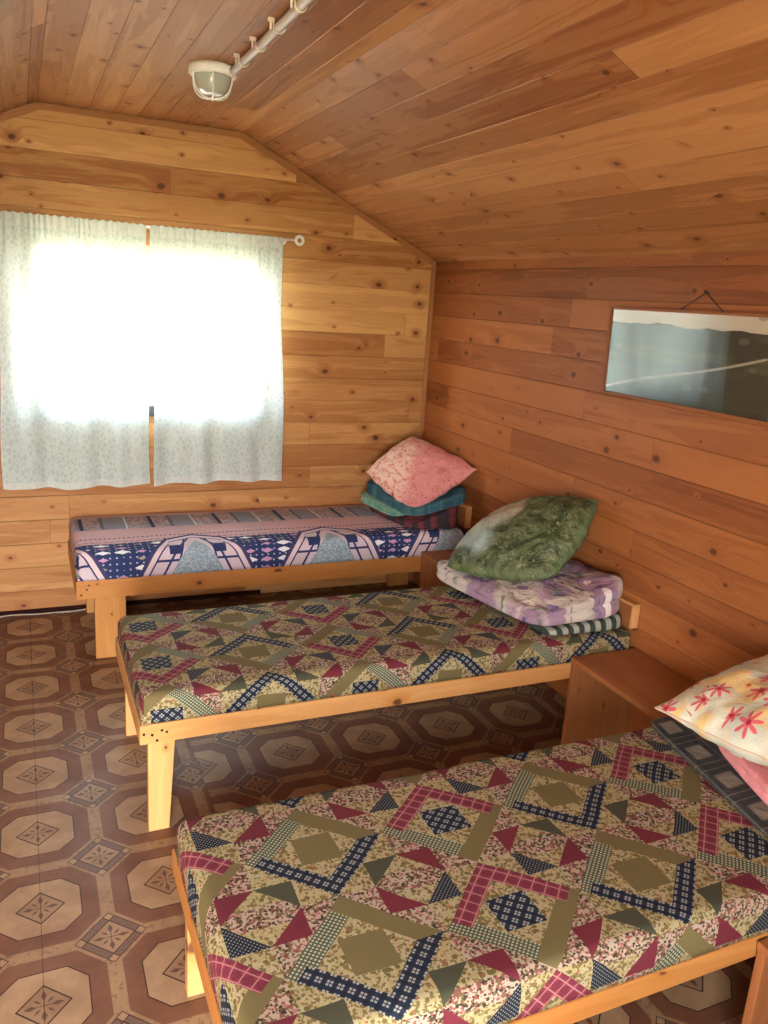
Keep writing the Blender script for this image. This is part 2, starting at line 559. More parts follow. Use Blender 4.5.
def f_floral(t, u, v):
    n = t.noise(t.vec(u, v, 0.0), 3.2, 3.0, 0.5, 1.0)
    b = t.mix(n.sm(0.42, 0.56), (0.50, 0.43, 0.37), (0.30, 0.19, 0.26))
    k = t.voro(t.vec(u, v, 0.0), 7.0)
    c1, c2, c3 = t.sep(k.outputs['Color'])
    d = V(t, k.outputs['Distance'])
    wob = t.noise(t.vec(u, v, 3.0), 22.0, 2.0) * 0.22
    b = t.mix(((d + wob) < 0.42) & (c1 > 0.45), b, t.mix(c2 > 0.5, (0.70, 0.62, 0.58), (0.24, 0.15, 0.30)))
    b = t.mix(((d + wob) < 0.20) & (c1 > 0.45), b, t.mix(c2 > 0.5, (0.62, 0.42, 0.20), (0.09, 0.05, 0.18)))
    g = t.noise(t.vec(u, v, 8.0), 9.0, 3.0, 0.6, 0.8)
    b = t.mix(g.sm(0.58, 0.64) * 0.8, b, (0.14, 0.16, 0.10))
    g2 = t.noise(t.vec(u, v, 12.0), 11.0, 3.0, 0.6, 0.8)
    b = t.mix(g2.sm(0.60, 0.64) * 0.8, b, (0.09, 0.06, 0.20))
    st = ((v - 0.90).abs() < 0.012) | ((v - 0.80).abs() < 0.008)
    return t.mix(st * 0.0, b, (0.08, 0.04, 0.07))
def f_stripe(t, u, v):
    f = (v * 7.5).fract()
    n = t.noise(t.vec(u, v, 0.0), 40.0, 2.0)
    b = t.mix(f < 0.5, (0.36, 0.37, 0.29), (0.022, 0.038, 0.032))
    return t.mix(n * 0.4, b, (0.10, 0.11, 0.09))
def f_plaid(t, u, v):
    a = ((u * 5.0).fract() - 0.5).abs()
    b = ((v * 4.0).fract() - 0.5).abs()
    n = t.noise(t.vec(u, v, 0.0), 30.0, 2.0)
    c = t.mix(n, (0.030, 0.032, 0.034), (0.052, 0.052, 0.048))
    c = t.mix(a.sm(0.26, 0.18) & b.sm(0.26, 0.18), c, (0.20, 0.175, 0.135))
    c = t.mix(((a - 0.4).abs() < 0.015), c, (0.12, 0.11, 0.10))
    c = t.mix(((b - 0.4).abs() < 0.015), c, (0.11, 0.10, 0.09))
    return c
def f_pinkcloth(t, u, v):
    n = t.noise(t.vec(u, v, 0.0), 5.0, 3.0)
    return t.mix(n, (0.66, 0.22, 0.23), (0.72, 0.32, 0.32))
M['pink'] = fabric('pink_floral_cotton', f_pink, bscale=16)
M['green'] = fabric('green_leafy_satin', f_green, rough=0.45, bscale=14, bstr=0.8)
M['cream'] = fabric('cream_flowered_cotton', f_cream, bscale=10, bstr=0.35)
M['teal'] = fabric('teal_cotton', f_teal)
M['mint'] = fabric('mint_floral_cotton', f_mint)
M['darkb'] = fabric('dark_wool', f_dark)
M['floral'] = fabric('lavender_floral_quilt', f_floral, bscale=9, bstr=1.0)
M['stripe'] = fabric('striped_wool', f_stripe)
M['plaid'] = fabric('dark_plaid_wool', f_plaid)
M['pinkcloth'] = fabric('plain_pink_cloth', f_pinkcloth)
M['piping'] = plain('pale_piping', (0.66, 0.52, 0.40), 0.8)

def m_curtain():
    t = NT('leaf_print_curtain_cloth')
    u, v = t.uv()
    wv = t.noise(t.vec(u, v, 0.0), 14.0, 2.0) * 0.5
    k = t.voro(t.vec(u * 62.0 + wv * 3.0, v * 33.0, 0.0), 1.0, feature='DISTANCE_TO_EDGE')
    d = V(t, k.outputs['Distance'])
    k2 = t.voro(t.vec(u * 110.0, v * 60.0 + wv * 3.0, 0.0), 1.0)
    d2 = V(t, k2.outputs['Distance'])
    m = d.sm(0.05, 0.22)
    col = t.mix(m, (0.63, 0.73, 0.70), (0.46, 0.56, 0.55))
    col = t.mix(d2.sm(0.35, 0.15) * 0.5, col, (0.66, 0.77, 0.73))
    hem = (v < 0.035) | (v > 1.245)
    col = t.mix(hem * 0.3, col, (0.85, 0.85, 0.82))
    dif = t.node('ShaderNodeBsdfDiffuse'); t.put(dif.inputs[0], col)
    trl = t.node('ShaderNodeBsdfTranslucent'); t.put(trl.inputs[0], t.mix(0.5, col, (0.62, 0.74, 0.78)))
    tra = t.node('ShaderNodeBsdfTransparent'); t.put(tra.inputs[0], (0.93, 0.99, 1.0))
    m1 = t.node('ShaderNodeMixShader'); m1.inputs[0].default_value = 0.22
    t.t.links.new(dif.outputs[0], m1.inputs[1]); t.t.links.new(trl.outputs[0], m1.inputs[2])
    m2 = t.node('ShaderNodeMixShader')
    t.put(m2.inputs[0], (1.0 - m * 0.35) * 0.12)
    t.t.links.new(m1.outputs[0], m2.inputs[1]); t.t.links.new(tra.outputs[0], m2.inputs[2])
    t.t.links.new(m2.outputs[0], t.out.inputs[0])
    return t.m
M['curtain'] = m_curtain()
M['white'] = plain('white_plastic', (0.84, 0.84, 0.80), 0.4)
M['conduit'] = plain('pale_grey_conduit', (0.60, 0.56, 0.55), 0.45)
M['clip'] = plain('cream_clip_plastic', (0.70, 0.62, 0.50), 0.4)
M['sash'] = plain('painted_window_sash', (0.62, 0.42, 0.28), 0.5)
M['darkmetal'] = plain('dark_nail_metal', (0.03, 0.025, 0.02), 0.4, metal=0.8)
M['darkgap'] = plain('dark_painted_sill', (0.02, 0.018, 0.016), 0.6)
M['cord'] = plain('brown_cord', (0.06, 0.025, 0.015), 0.8)
M['concrete'] = plain('weathered_timber', (0.22, 0.15, 0.10), 0.8, nscale=6)
M['gapshade'] = plain('dark_red_gap_shade', (0.022, 0.007, 0.006), 0.9, spec=0.05)  # shade of the gap below the planks, given as a colour
M['vinyledge'] = plain('curled_vinyl_edge', (0.42, 0.33, 0.26), 0.5)

def m_glass(name, rough=0.0, tint=(1, 1, 1), ior=1.5):
    t = NT(name)
    g = t.node('ShaderNodeBsdfGlossy'); g.inputs['Roughness'].default_value = rough
    tr = t.node('ShaderNodeBsdfTransparent'); t.put(tr.inputs[0], tint)
    geo = t.node('ShaderNodeNewGeometry')
    bk = V(t, geo.outputs['Backfacing'])
    fr = t.node('ShaderNodeFresnel')
    t.put(fr.inputs[0], bk * (1.0 / ior) + (1.0 - bk) * ior)      # a thin pane: the same on both faces
    mx = t.node('ShaderNodeMixShader')
    t.t.links.new(fr.outputs[0], mx.inputs[0])
    t.t.links.new(tr.outputs[0], mx.inputs[1]); t.t.links.new(g.outputs[0], mx.inputs[2])
    t.t.links.new(mx.outputs[0], t.out.inputs[0])
    return t.m
M['glass'] = m_glass('window_glass')
M['picglass'] = m_glass('picture_glass', 0.0, ior=1.45)

def m_globe():
    t = NT('frosted_lamp_glass')
    t.bsdf((0.52, 0.58, 0.50), rough=0.18, spec=0.8, Transmission_Weight=0.25, Coat_Weight=0.6)
    return t.m
M['globe'] = m_globe()

def m_print():
    """a landscape photograph: pale sky, dark hills, a light track crossing a meadow"""
    t = NT('landscape_print')
    u, v = t.uv()      # 0..1 both
    n = t.noise(t.vec(u * 6.0, 0.0, 0.0), 1.0, 4.0)
    n2 = t.noise(t.vec(u * 9.0, v * 12.0, 0.0), 1.0, 4.0)
    hz = 0.86 - u * 0.03 + (n - 0.5) * 0.16
    hill = t.mix(n2, (0.009, 0.013, 0.006), (0.032, 0.036, 0.016))
    mead = t.mix(n2.sm(0.35, 0.65), (0.055, 0.055, 0.022), (0.018, 0.021, 0.009))
    col = t.mix(v < hz, (0.50, 0.45, 0.38), hill)
    col = t.mix((v < 0.60 + (n - 0.5) * 0.1) & (v > 0.44), col, mead)
    line = 0.06 + (u * 1.2).min(1.0) * 0.62 + ((u * 9.0).sin() * 0.015)
    col = t.mix((v - line).abs().sm(0.020, 0.006) & (u < 0.72), col, (0.34, 0.32, 0.26))
    k = t.voro(t.vec(u * 7.0, v * 4.0, 0.0), 1.0)
    col = t.mix((V(t, k.outputs['Distance']) < 0.16) * 0.5, col, (0.12, 0.11, 0.08))
    t.bsdf(col, rough=0.5, spec=0.3)
    return t.m
M['print'] = m_print()

def m_ground():
    t = NT('meadow_grass')
    x, y, z = t.obj()
    n = t.noise(t.vec(x, y, z), 3.0, 5.0)
    t.bsdf(t.mix(n.sm(0.3, 0.7), (0.34, 0.33, 0.20), (0.46, 0.42, 0.28)), 0.9)
    return t.m
M['ground'] = m_ground()

# ------------------------------------------------------------------ mesh helpers
def new_bm():
    bm = bmesh.new()
    bm.loops.layers.uv.new('UVMap')
    return bm

def quad(bm, pts, uvs):
    vs = [bm.verts.new(p) for p in pts]
    f = bm.faces.new(vs)
    uv = bm.loops.layers.uv[0]
    for l, q in zip(f.loops, uvs):
        l[uv].uv = q
    return f

_off = [0]
def add_box(bm, mn, mx, bevel=0.003, axis=None, M4=None):
    """bevelled box with grain UVs running along its longest side"""
    mn, mx = Vector(mn), Vector(mx)
    b2 = bmesh.new()
    b2.loops.layers.uv.new('UVMap')
    bmesh.ops.create_cube(b2, size=1.0)
    sz = mx - mn
    for v in b2.verts:
        v.co = Vector((mn[i] + (v.co[i] + 0.5) * sz[i] for i in range(3)))
    if bevel:
        bmesh.ops.bevel(b2, geom=b2.edges[:], offset=min(bevel, min(sz) * 0.45), segments=2, profile=0.6, affect='EDGES')
    if axis is None:
        axis = max(range(3), key=lambda i: sz[i])
    o = [i for i in range(3) if i != axis]
    _off[0] += 1
    ou, ov = (_off[0] * 1.37) % 40, (_off[0] * 0.73) % 9.0 + 0.2
    ov = ov - (ov % 10) if False else ov
    uv = b2.loops.layers.uv[0]
    for f in b2.faces:
        na = [abs(c) for c in f.normal]
        for l in f.loops:
            c = l.vert.co
            if na[axis] > 0.8:
                l[uv].uv = (ou + c[o[0]] * 0.2, ov * 0.1 + c[o[1]])
            else:
                l[uv].uv = (ou + c[axis], (ov * 0.8) % 7 + (c[o[0]] - mn[o[0]]) + (c[o[1]] - mn[o[1]]) + 1.0)
    if M4 is not None:
        b2.transform(M4)
    me = bpy.data.meshes.new('tmp')
    b2.to_mesh(me); b2.free()
    bm.from_mesh(me)
    bpy.data.meshes.remove(me)

def box(name, mn, mx, mat, parent=None, bevel=0.003, axis=None):
    bm = new_bm()
    add_box(bm, mn, mx, bevel, axis)
    return mesh_obj(name, bm, mat, parent)

def add_tube(bm, pts, r, seg=12, cap=True, closed=False):
    pts = [Vector(p) for p in pts]
    rings = []
    n = len(pts)
    up = Vector((0, 0, 1))
    prev = None
    for i, p in enumerate(pts):
        a = pts[(i - 1) % n] if (i > 0 or closed) else p
        b = pts[(i + 1) % n] if (i < n - 1 or closed) else p
        d = (b - a).normalized()
        ref = prev if prev is not None else (up if abs(d.dot(up)) < 0.9 else Vector((1, 0, 0)))
        x = (ref - d * ref.dot(d)).normalized()
        prev = x
        y = d.cross(x)
        rr = r[i] if isinstance(r, (list, tuple)) else r
        rings.append([bm.verts.new(p + (x * math.cos(2 * PI * k / seg) + y * math.sin(2 * PI * k / seg)) * rr) for k in range(seg)])
    m = n if closed else n - 1
    for i in range(m):
        A, B = rings[i], rings[(i + 1) % n]
        for k in range(seg):
            f = bm.faces.new((A[k], A[(k + 1) % seg], B[(k + 1) % seg], B[k]))
            f.smooth = True
    if cap and not closed:
        bm.faces.new(rings[0][::-1]); bm.faces.new(rings[-1])

def add_lathe(bm, prof, c, seg=40, M4=None):
    rings = []
    vs0 = []
    for r, z in prof:
        ring = []
        for k in range(seg):
            a = 2 * PI * k / seg
            co = Vector((r * math.cos(a), r * math.sin(a), z))
            if M4 is not None: co = M4 @ co
            ring.append(bm.verts.new(co + Vector(c)))
        rings.append(ring)
    for A, B in zip(rings, rings[1:]):
        for k in range(seg):
            f = bm.faces.new((A[k], A[(k + 1) % seg], B[(k + 1) % seg], B[k]))
            f.smooth = True
    bm.faces.new(rings[0][::-1]); bm.faces.new(rings[-1])

def structure(o):
    o['kind'] = 'structure'
    return o

# ------------------------------------------------------------------ room
XL, XR, YF = -3.277, 0.0, -5.05
H, HC = 1.967, 2.511
BR, BL = -1.157, -2.12
def xlim(z):
    if z <= H: return XL, XR
    k = (z - H) / (HC - H)
    return XL + (BL - XL) * k, XR + (BR - XR) * k

def breaks(z0, z1, w, extra=(), b=0.0035, g=0.0018):
    """(z, depth, plank uv) break points of the plank profile"""
    zs = []
    k = math.floor(z0 / w)
    while k * w < z1:
        base = k * w
        for dz, d in ((0.0, g), (b, 0.0), (w - b * 0.6, 0.0), (w, g)):
            z = base + dz
            if z0 <= z <= z1: zs.append((z, d))
        k += 1
    def depth(z):
        f = z % w
        if f < b: return g * (1 - f / b)
        if f > w - b * 0.6: return g * (f - w + b * 0.6) / (b * 0.6)
        return 0.0
    for z in list(extra) + [z0, z1]:
        zs.append((z, depth(z)))
    zs.sort()
    out = []
    for z, d in zs:
        if not out or z - out[-1][0] > 1e-5: out.append((z, d))
    return out

def gable_wall(bm, y, into, hole, w, ysign):
    """planked end wall; ysign=+1: grooves go to +y"""
    hx0, hx1, hz0, hz1 = hole
    bk = breaks(0.0, HC, w, (hz0, hz1, H))
    for (za, da), (zb, db) in zip(bk, bk[1:]):
        la, ra = xlim(za); lb, rb = xlim(zb)
        mid = (za + zb) / 2
        segs = [((la, ra), (lb, rb))]
        if hz0 < mid < hz1:
            segs = [((la, hx0), (lb, hx0)), ((hx1, ra), (hx1, rb))]
        for (a0, a1), (b0, b1) in segs:
            ya, yb = y + ysign * da, y + ysign * db
            eps = 1e-4
            quad(bm, [(a0, ya, za), (a1, ya, za), (b1, yb, zb), (b0, yb, zb)],
                 [(a0, za + eps), (a1, za + eps), (b1, zb - eps), (b0, zb - eps)])

def gable_backing(bm, y0, y1, hole):
    hx0, hx1, hz0, hz1 = hole
    e = 0.0
    def b(mn, mx): add_box(bm, mn, mx, 0)
    b((XL - 0.1, y0, -0.06), (hx0, y1, H)); b((hx1, y0, -0.06), (XR + 0.1, y1, H))
    if hz0 > 0: b((hx0, y0, -0.06), (hx1, y1, hz0))
    b((hx0, y0, hz1), (hx1, y1, H)) if hz1 < H else None
    # gable prism
    P = [(XL - 0.1, H - 0.001), (XR + 0.1, H - 0.001), (BR + 0.05, HC + 0.08), (BL - 0.05, HC + 0.08)]
    A = [bm.verts.new((x, y0, z)) for x, z in P]; B = [bm.verts.new((x, y1, z)) for x, z in P]
    bm.faces.new(A[::-1]); bm.faces.new(B)
    for i in range(4): bm.faces.new((A[i], A[(i + 1) % 4], B[(i + 1) % 4], B[i]))

WIN = (-2.19, -1.03, 1.105, 1.92)
DOOR = (-3.12, -2.12, 0.0, 1.92)
PW = PL
bm = new_bm(); gable_wall(bm, 0.0, 1, WIN, PW, +1); gable_backing(bm, 0.012, 0.10, WIN)
wall_back = structure(mesh_obj('wall_back', bm, M['wall']))
bm = new_bm(); gable_wall(bm, YF, 1, DOOR, PW, -1); gable_backing(bm, YF - 0.10, YF - 0.012, DOOR)
wall_front = structure(mesh_obj('wall_front', bm, M['wall']))

def side_wall(name, x, sgn, hole=None):
    bm = new_bm()
    bk = breaks(0.0, H, PW, (hole[2], hole[3]) if hole else ())
    for (za, da), (zb, db) in zip(bk, bk[1:]):
        mid = (za + zb) / 2
        segs = [(YF, 0.0)]
        if hole and hole[2] < mid < hole[3]:
            segs = [(YF, hole[0]), (hole[1], 0.0)]
        for y0, y1 in segs:
            o = 17.0 if sgn > 0 else 33.0
            quad(bm, [(x + sgn * da, y0, za), (x + sgn * da, y1, za), (x + sgn * db, y1, zb), (x + sgn * db, y0, zb)],
                 [(y0 + o, za + 1e-4 + PW * 40), (y1 + o, za + 1e-4 + PW * 40), (y1 + o, zb - 1e-4 + PW * 40), (y0 + o, zb - 1e-4 + PW * 40)])
    xa, xb = sorted((x + sgn * 0.012, x + sgn * 0.10))
    if hole:
        add_box(bm, (xa, YF, -0.06), (xb, hole[0], H), 0); add_box(bm, (xa, hole[1], -0.06), (xb, 0.0, H), 0)
        add_box(bm, (xa, hole[0], -0.06), (xb, hole[1], hole[2]), 0); add_box(bm, (xa, hole[0], hole[3]), (xb, hole[1], H), 0)
    else:
        add_box(bm, (xa, YF, -0.06), (xb, 0.0, H), 0)
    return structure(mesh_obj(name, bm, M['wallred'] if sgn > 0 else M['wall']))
side_wall('wall_right', XR, +1)
SIDEWIN = (-3.9, -2.9, 1.0, 1.75)
side_wall('wall_left', XL, -1)

# ceiling: three planked planes, planks along y
bm = new_bm()
def ceil_plane(p0, p1, s0):
    (xa, za), (xb, zb) = p0, p1
    Lg = math.hypot(xb - xa, zb - za)
    d = Vector(((xb - xa) / Lg, 0, (zb - za) / Lg))
    n = Vector((-d.z, 0, d.x))
    if n.z < 0: n = -n
    w = 0.112
    bk = breaks(s0, s0 + Lg, w, (), 0.003, 0.0015)
    for (sa, da), (sb, db) in zip(bk, bk[1:]):
        A = Vector((xa, 0, za)) + d * (sa - s0) + n * da
        B = Vector((xa, 0, za)) + d * (sb - s0) + n * db
        quad(bm, [(A.x, YF, A.z), (A.x, 0, A.z), (B.x, 0, B.z), (B.x, YF, B.z)],
             [(YF + 3, sa + 1e-4), (3, sa + 1e-4), (3, sb - 1e-4), (YF + 3, sb - 1e-4)])
ceil_plane((XL, H), (BL, HC), 0.0)
ceil_plane((BL, HC), (BR, HC), 0.112 * 20)
ceil_plane((BR, HC), (XR, H), 0.112 * 40)
# roof boarding behind the planks
P = [(XL - 0.12, H - 0.055), (BL - 0.02, HC + 0.02), (BR + 0.02, HC + 0.02), (XR + 0.12, H - 0.055)]
P = [(XL - 0.14, H - 0.045), (BL - 0.01, HC + 0.015), (BR + 0.01, HC + 0.015), (XR + 0.14, H - 0.045)]
Q = [(x, z + 0.08) for x, z in P]
for y0, y1 in ((YF - 0.3, 0.3),):
    a = [bm.verts.new((x, y0, z)) for x, z in P + Q[::-1]]
    b = [bm.verts.new((x, y1, z)) for x, z in P + Q[::-1]]
    for i in range(8): bm.faces.new((a[i], a[(i + 1) % 8], b[(i + 1) % 8], b[i]))
    for i in range(3):
        bm.faces.new((a[i], a[i + 1], a[7 - i - 1], a[7 - i])); bm.faces.new((b[i], b[i + 1], b[7 - i - 1], b[7 - i]))
structure(mesh_obj('ceiling', bm, M['ceil']))

bm = new_bm()
quad(bm, [(XL - 0.02, YF - 0.02, 0), (XR + 0.02, YF - 0.02, 0), (XR + 0.02, 0.02, 0), (XL - 0.02, 0.02, 0)], [(0, 0)] * 4)
add_box(bm, (XL - 0.1, YF - 0.1, -0.06), (XR + 0.1, 0.1, -0.002), 0)
structure(mesh_obj('floor', bm, M['floor']))

bm = new_bm()
quad(bm, [(-60, -60, -0.35), (60, -60, -0.35), (60, 60, -0.35), (-60, 60, -0.35)], [(0, 0)] * 4)
structure(mesh_obj('ground', bm, M['ground']))

# trims along the gable, the room corner, the foot of the back wall
def strip_trim(name, p0, p1, width, thick, inward, mat):
    """batten on the back wall from p0 to p1 (x,z); its lower edge lies inward"""
    (xa, za), (xb, zb) = p0, p1
    L_ = math.hypot(xb - xa, zb - za)
    bm = new_bm()
    add_box(bm, (0, -thick, -width), (L_, 0.0, 0.0), 0.004, axis=0)
    ang = math.atan2(zb - za, xb - xa)
    bm.transform(Matrix.Translation((xa, 0.0, za)) @ Matrix.Rotation(-ang, 4, 'Y'))
    return structure(mesh_obj(name, bm, mat))
strip_trim('trim_1', (BL - 0.002, HC - 0.006), (BR + 0.002, HC - 0.006), 0.028, 0.016, 0, M['trim'])
strip_trim('trim_2', (BR, HC - 0.008), (XR - 0.012, H + 0.006), 0.028, 0.016, 0, M['trim'])
strip_trim('trim_3', (XL + 0.01, H + 0.006), (BL, HC - 0.008), 0.028, 0.016, 0, M['trim'])
o = box('trim_4', (-0.028, -0.014, 0.0), (-0.001, 0.0, H - 0.02), M['trim'], bevel=0.004); structure(o)
# dark strip coloured as the shaded wall-floor gap; beside it the curled vinyl edge
bm = new_bm(); add_box(bm, (XL, -0.010, 0.0), (-1.0, 0.0, 0.026), 0.003)
structure(mesh_obj('gap_shade_strip_back', bm, M['gapshade']))
bm = new_bm()
pts = []
N = 60
for i in range(N + 1):
    x = XL + 0.02 + (1.0) * i / N * 1.30
    pts.append((x, -0.022 - 0.004 * math.sin(i * 0.7), 0.004 + 0.003 * math.sin(i * 0.33)))
add_tube(bm, pts, 0.0035, 6)
structure(mesh_obj('trim_5', bm, M['vinyledge']))

# window
wf = thing('window_1', 'two-light wooden window behind the curtains', 'window', (-1.61, 0.03, WIN[2])); del wf['label']; del wf['category']
wf['kind'] = 'structure'
x0, x1, z0, z1 = WIN
bm = new_bm()
fw = 0.04
add_box(bm, (x0, 0.012, z0), (x0 + fw, 0.09, z1)); add_box(bm, (x1 - fw, 0.012, z0), (x1, 0.09, z1))
add_box(bm, (x0, 0.012, z1 - fw), (x1, 0.09, z1)); add_box(bm, (x0, 0.012, z0), (x1, 0.09, z0 + fw))
add_box(bm, (-1.64, 0.004, z0), (-1.585, 0.085, z1))
mesh_obj('window_frame', bm, M['sash'], wf)
for a, b in ((x0 + fw, -1.64), (-1.585, x1 - fw)):
    box('pane', (a, 0.05, z0 + fw), (b, 0.054, z1 - fw), M['glass'], wf, bevel=0)
bm = new_bm()
cw = 0.07
add_box(bm, (x0 - cw, -0.018, z0 - 0.0), (x0, 0.0, z1 + cw)); add_box(bm, (x1, -0.018, z0), (x1 + cw, 0.0, z1 + cw))
add_box(bm, (x0 - cw, -0.02, z1), (x1 + cw, 0.0, z1 + cw))
mesh_obj('window_casing', bm, M['trim'], wf)
box('window_sill', (-2.40, -0.045, 1.062), (-0.96, 0.0, 1.115), M['darkgap'], wf)
# open doorway in the front wall (behind the camera)
wd = thing('door_1', '', 'x', (-2.6, YF, 0)); del wd['label']; del wd['category']; wd['kind'] = 'structure'
bm = new_bm()
a, b, _, t_ = DOOR
add_box(bm, (a - 0.07, YF, 0), (a, YF + 0.018, t_ + 0.07)); add_box(bm, (b, YF, 0), (b + 0.07, YF + 0.018, t_ + 0.07))
add_box(bm, (a, YF, t_), (b, YF + 0.018, t_ + 0.07))
mesh_obj('door_casing', bm, M['trim'], wd)

# ------------------------------------------------------------------ curtains and rod
rod = thing('curtain_rod', 'thin white curtain rod with a ring end, above the window', 'curtain rod', (-1.63, -0.085, 2.0))
bm = new_bm(); add_tube(bm, [(-2.42, -0.085, 2.0), (-0.885, -0.085, 2.008)], 0.0065, 12)
mesh_obj('pole', bm, M['white'], rod)
for xx in (-0.862, -2.443):
    bm = new_bm()
    add_tube(bm, [(xx + 0.020 * math.cos(k * PI / 12), -0.085, 2.008 + 0.020 * math.sin(k * PI / 12)) for k in range(24)], 0.0085, 10, closed=True)
    mesh_obj('finial', bm, M['white'], rod)
for xx in (-0.93, -2.38):
    bm = new_bm(); add_tube(bm, [(xx, 0.0, 2.0), (xx, -0.085, 2.003)], 0.005, 8); add_lathe(bm, [(0.018, 0), (0.018, 0.004)], (xx, -0.004, 2.0), 16, Matrix.Rotation(PI / 2, 4, 'X'))
    mesh_obj('bracket', bm, M['white'], rod)

def curtain(name, x0t, x1t, x0b, x1b, ztop, zbot, seed, label):
    bm = new_bm()
    NX, NZ = 150, 90
    rnd = random.Random(seed)
    ph = [rnd.uniform(0, 6.28) for _ in range(8)]
    uv = bm.loops.layers.uv[0]
    G = []
    Ht = ztop - zbot
    for j in range(NZ + 1):
        tz = j / NZ
        tzz = tz
        row = []
        for i in range(NX + 1):
            s = i / NX
            top = s * (x1t - x0t) + x0t
            bot = s * (x1b - x0b) + x0b
            x = bot + (top - bot) * tz
            z = zbot + Ht * tz
            z += (1 - tz) * (0.004 * math.sin(s * 7 + ph[0]) + 0.005 * math.sin(s * 17 + ph[1]))
            k = max(0.0, (tz - 0.80) / 0.20)
            big = 0.013 * math.sin(s * 19 + ph[2] + 0.6 * math.sin(tz * 3 + ph[3])) + 0.008 * math.sin(s * 34 + ph[4] + tz * 2)
            gath = 0.005 * math.sin(s * 150 + ph[5] + 2 * math.sin(s * 23)) * k ** 2 + 0.003 * math.sin(s * 95 + ph[6]) * k
            env = 0.35 + 0.65 * (1 - tz) ** 0.6
            y = -0.112 + big * env + gath
            y += -0.006 * math.exp(-((tz - 0.965) / 0.012) ** 2)     # bulge over the rod
            if tz > 0.985: z += 0.003 * math.sin(s * 120 + ph[7])
            x += 0.006 * math.sin(tz * 9 + ph[1]) * (1 if 0 < s < 1 else 1) * (abs(s - 0.5) * 2) ** 4
            row.append((bm.verts.new((x, y, z)), (s * (x1t - x0t), tz * Ht)))
        G.append(row)
    for j in range(NZ):
        for i in range(NX):
            q = (G[j][i], G[j][i + 1], G[j + 1][i + 1], G[j + 1][i])
            f = bm.faces.new([a[0] for a in q]); f.smooth = True
            for l, a in zip(f.loops, q): l[uv].uv = a[1]
    o = mesh_obj(name, bm, M['curtain'])
    return tag(o, label, 'curtain')
curtain('curtain', -2.325, -1.650, -2.345, -1.641, 2.012, 0.707, 3, 'left pale leaf-print curtain hanging on the white rod')
curtain('curtain', -1.642, -0.965, -1.622, -0.920, 2.012, 0.714, 5, 'right pale leaf-print curtain hanging on the white rod')

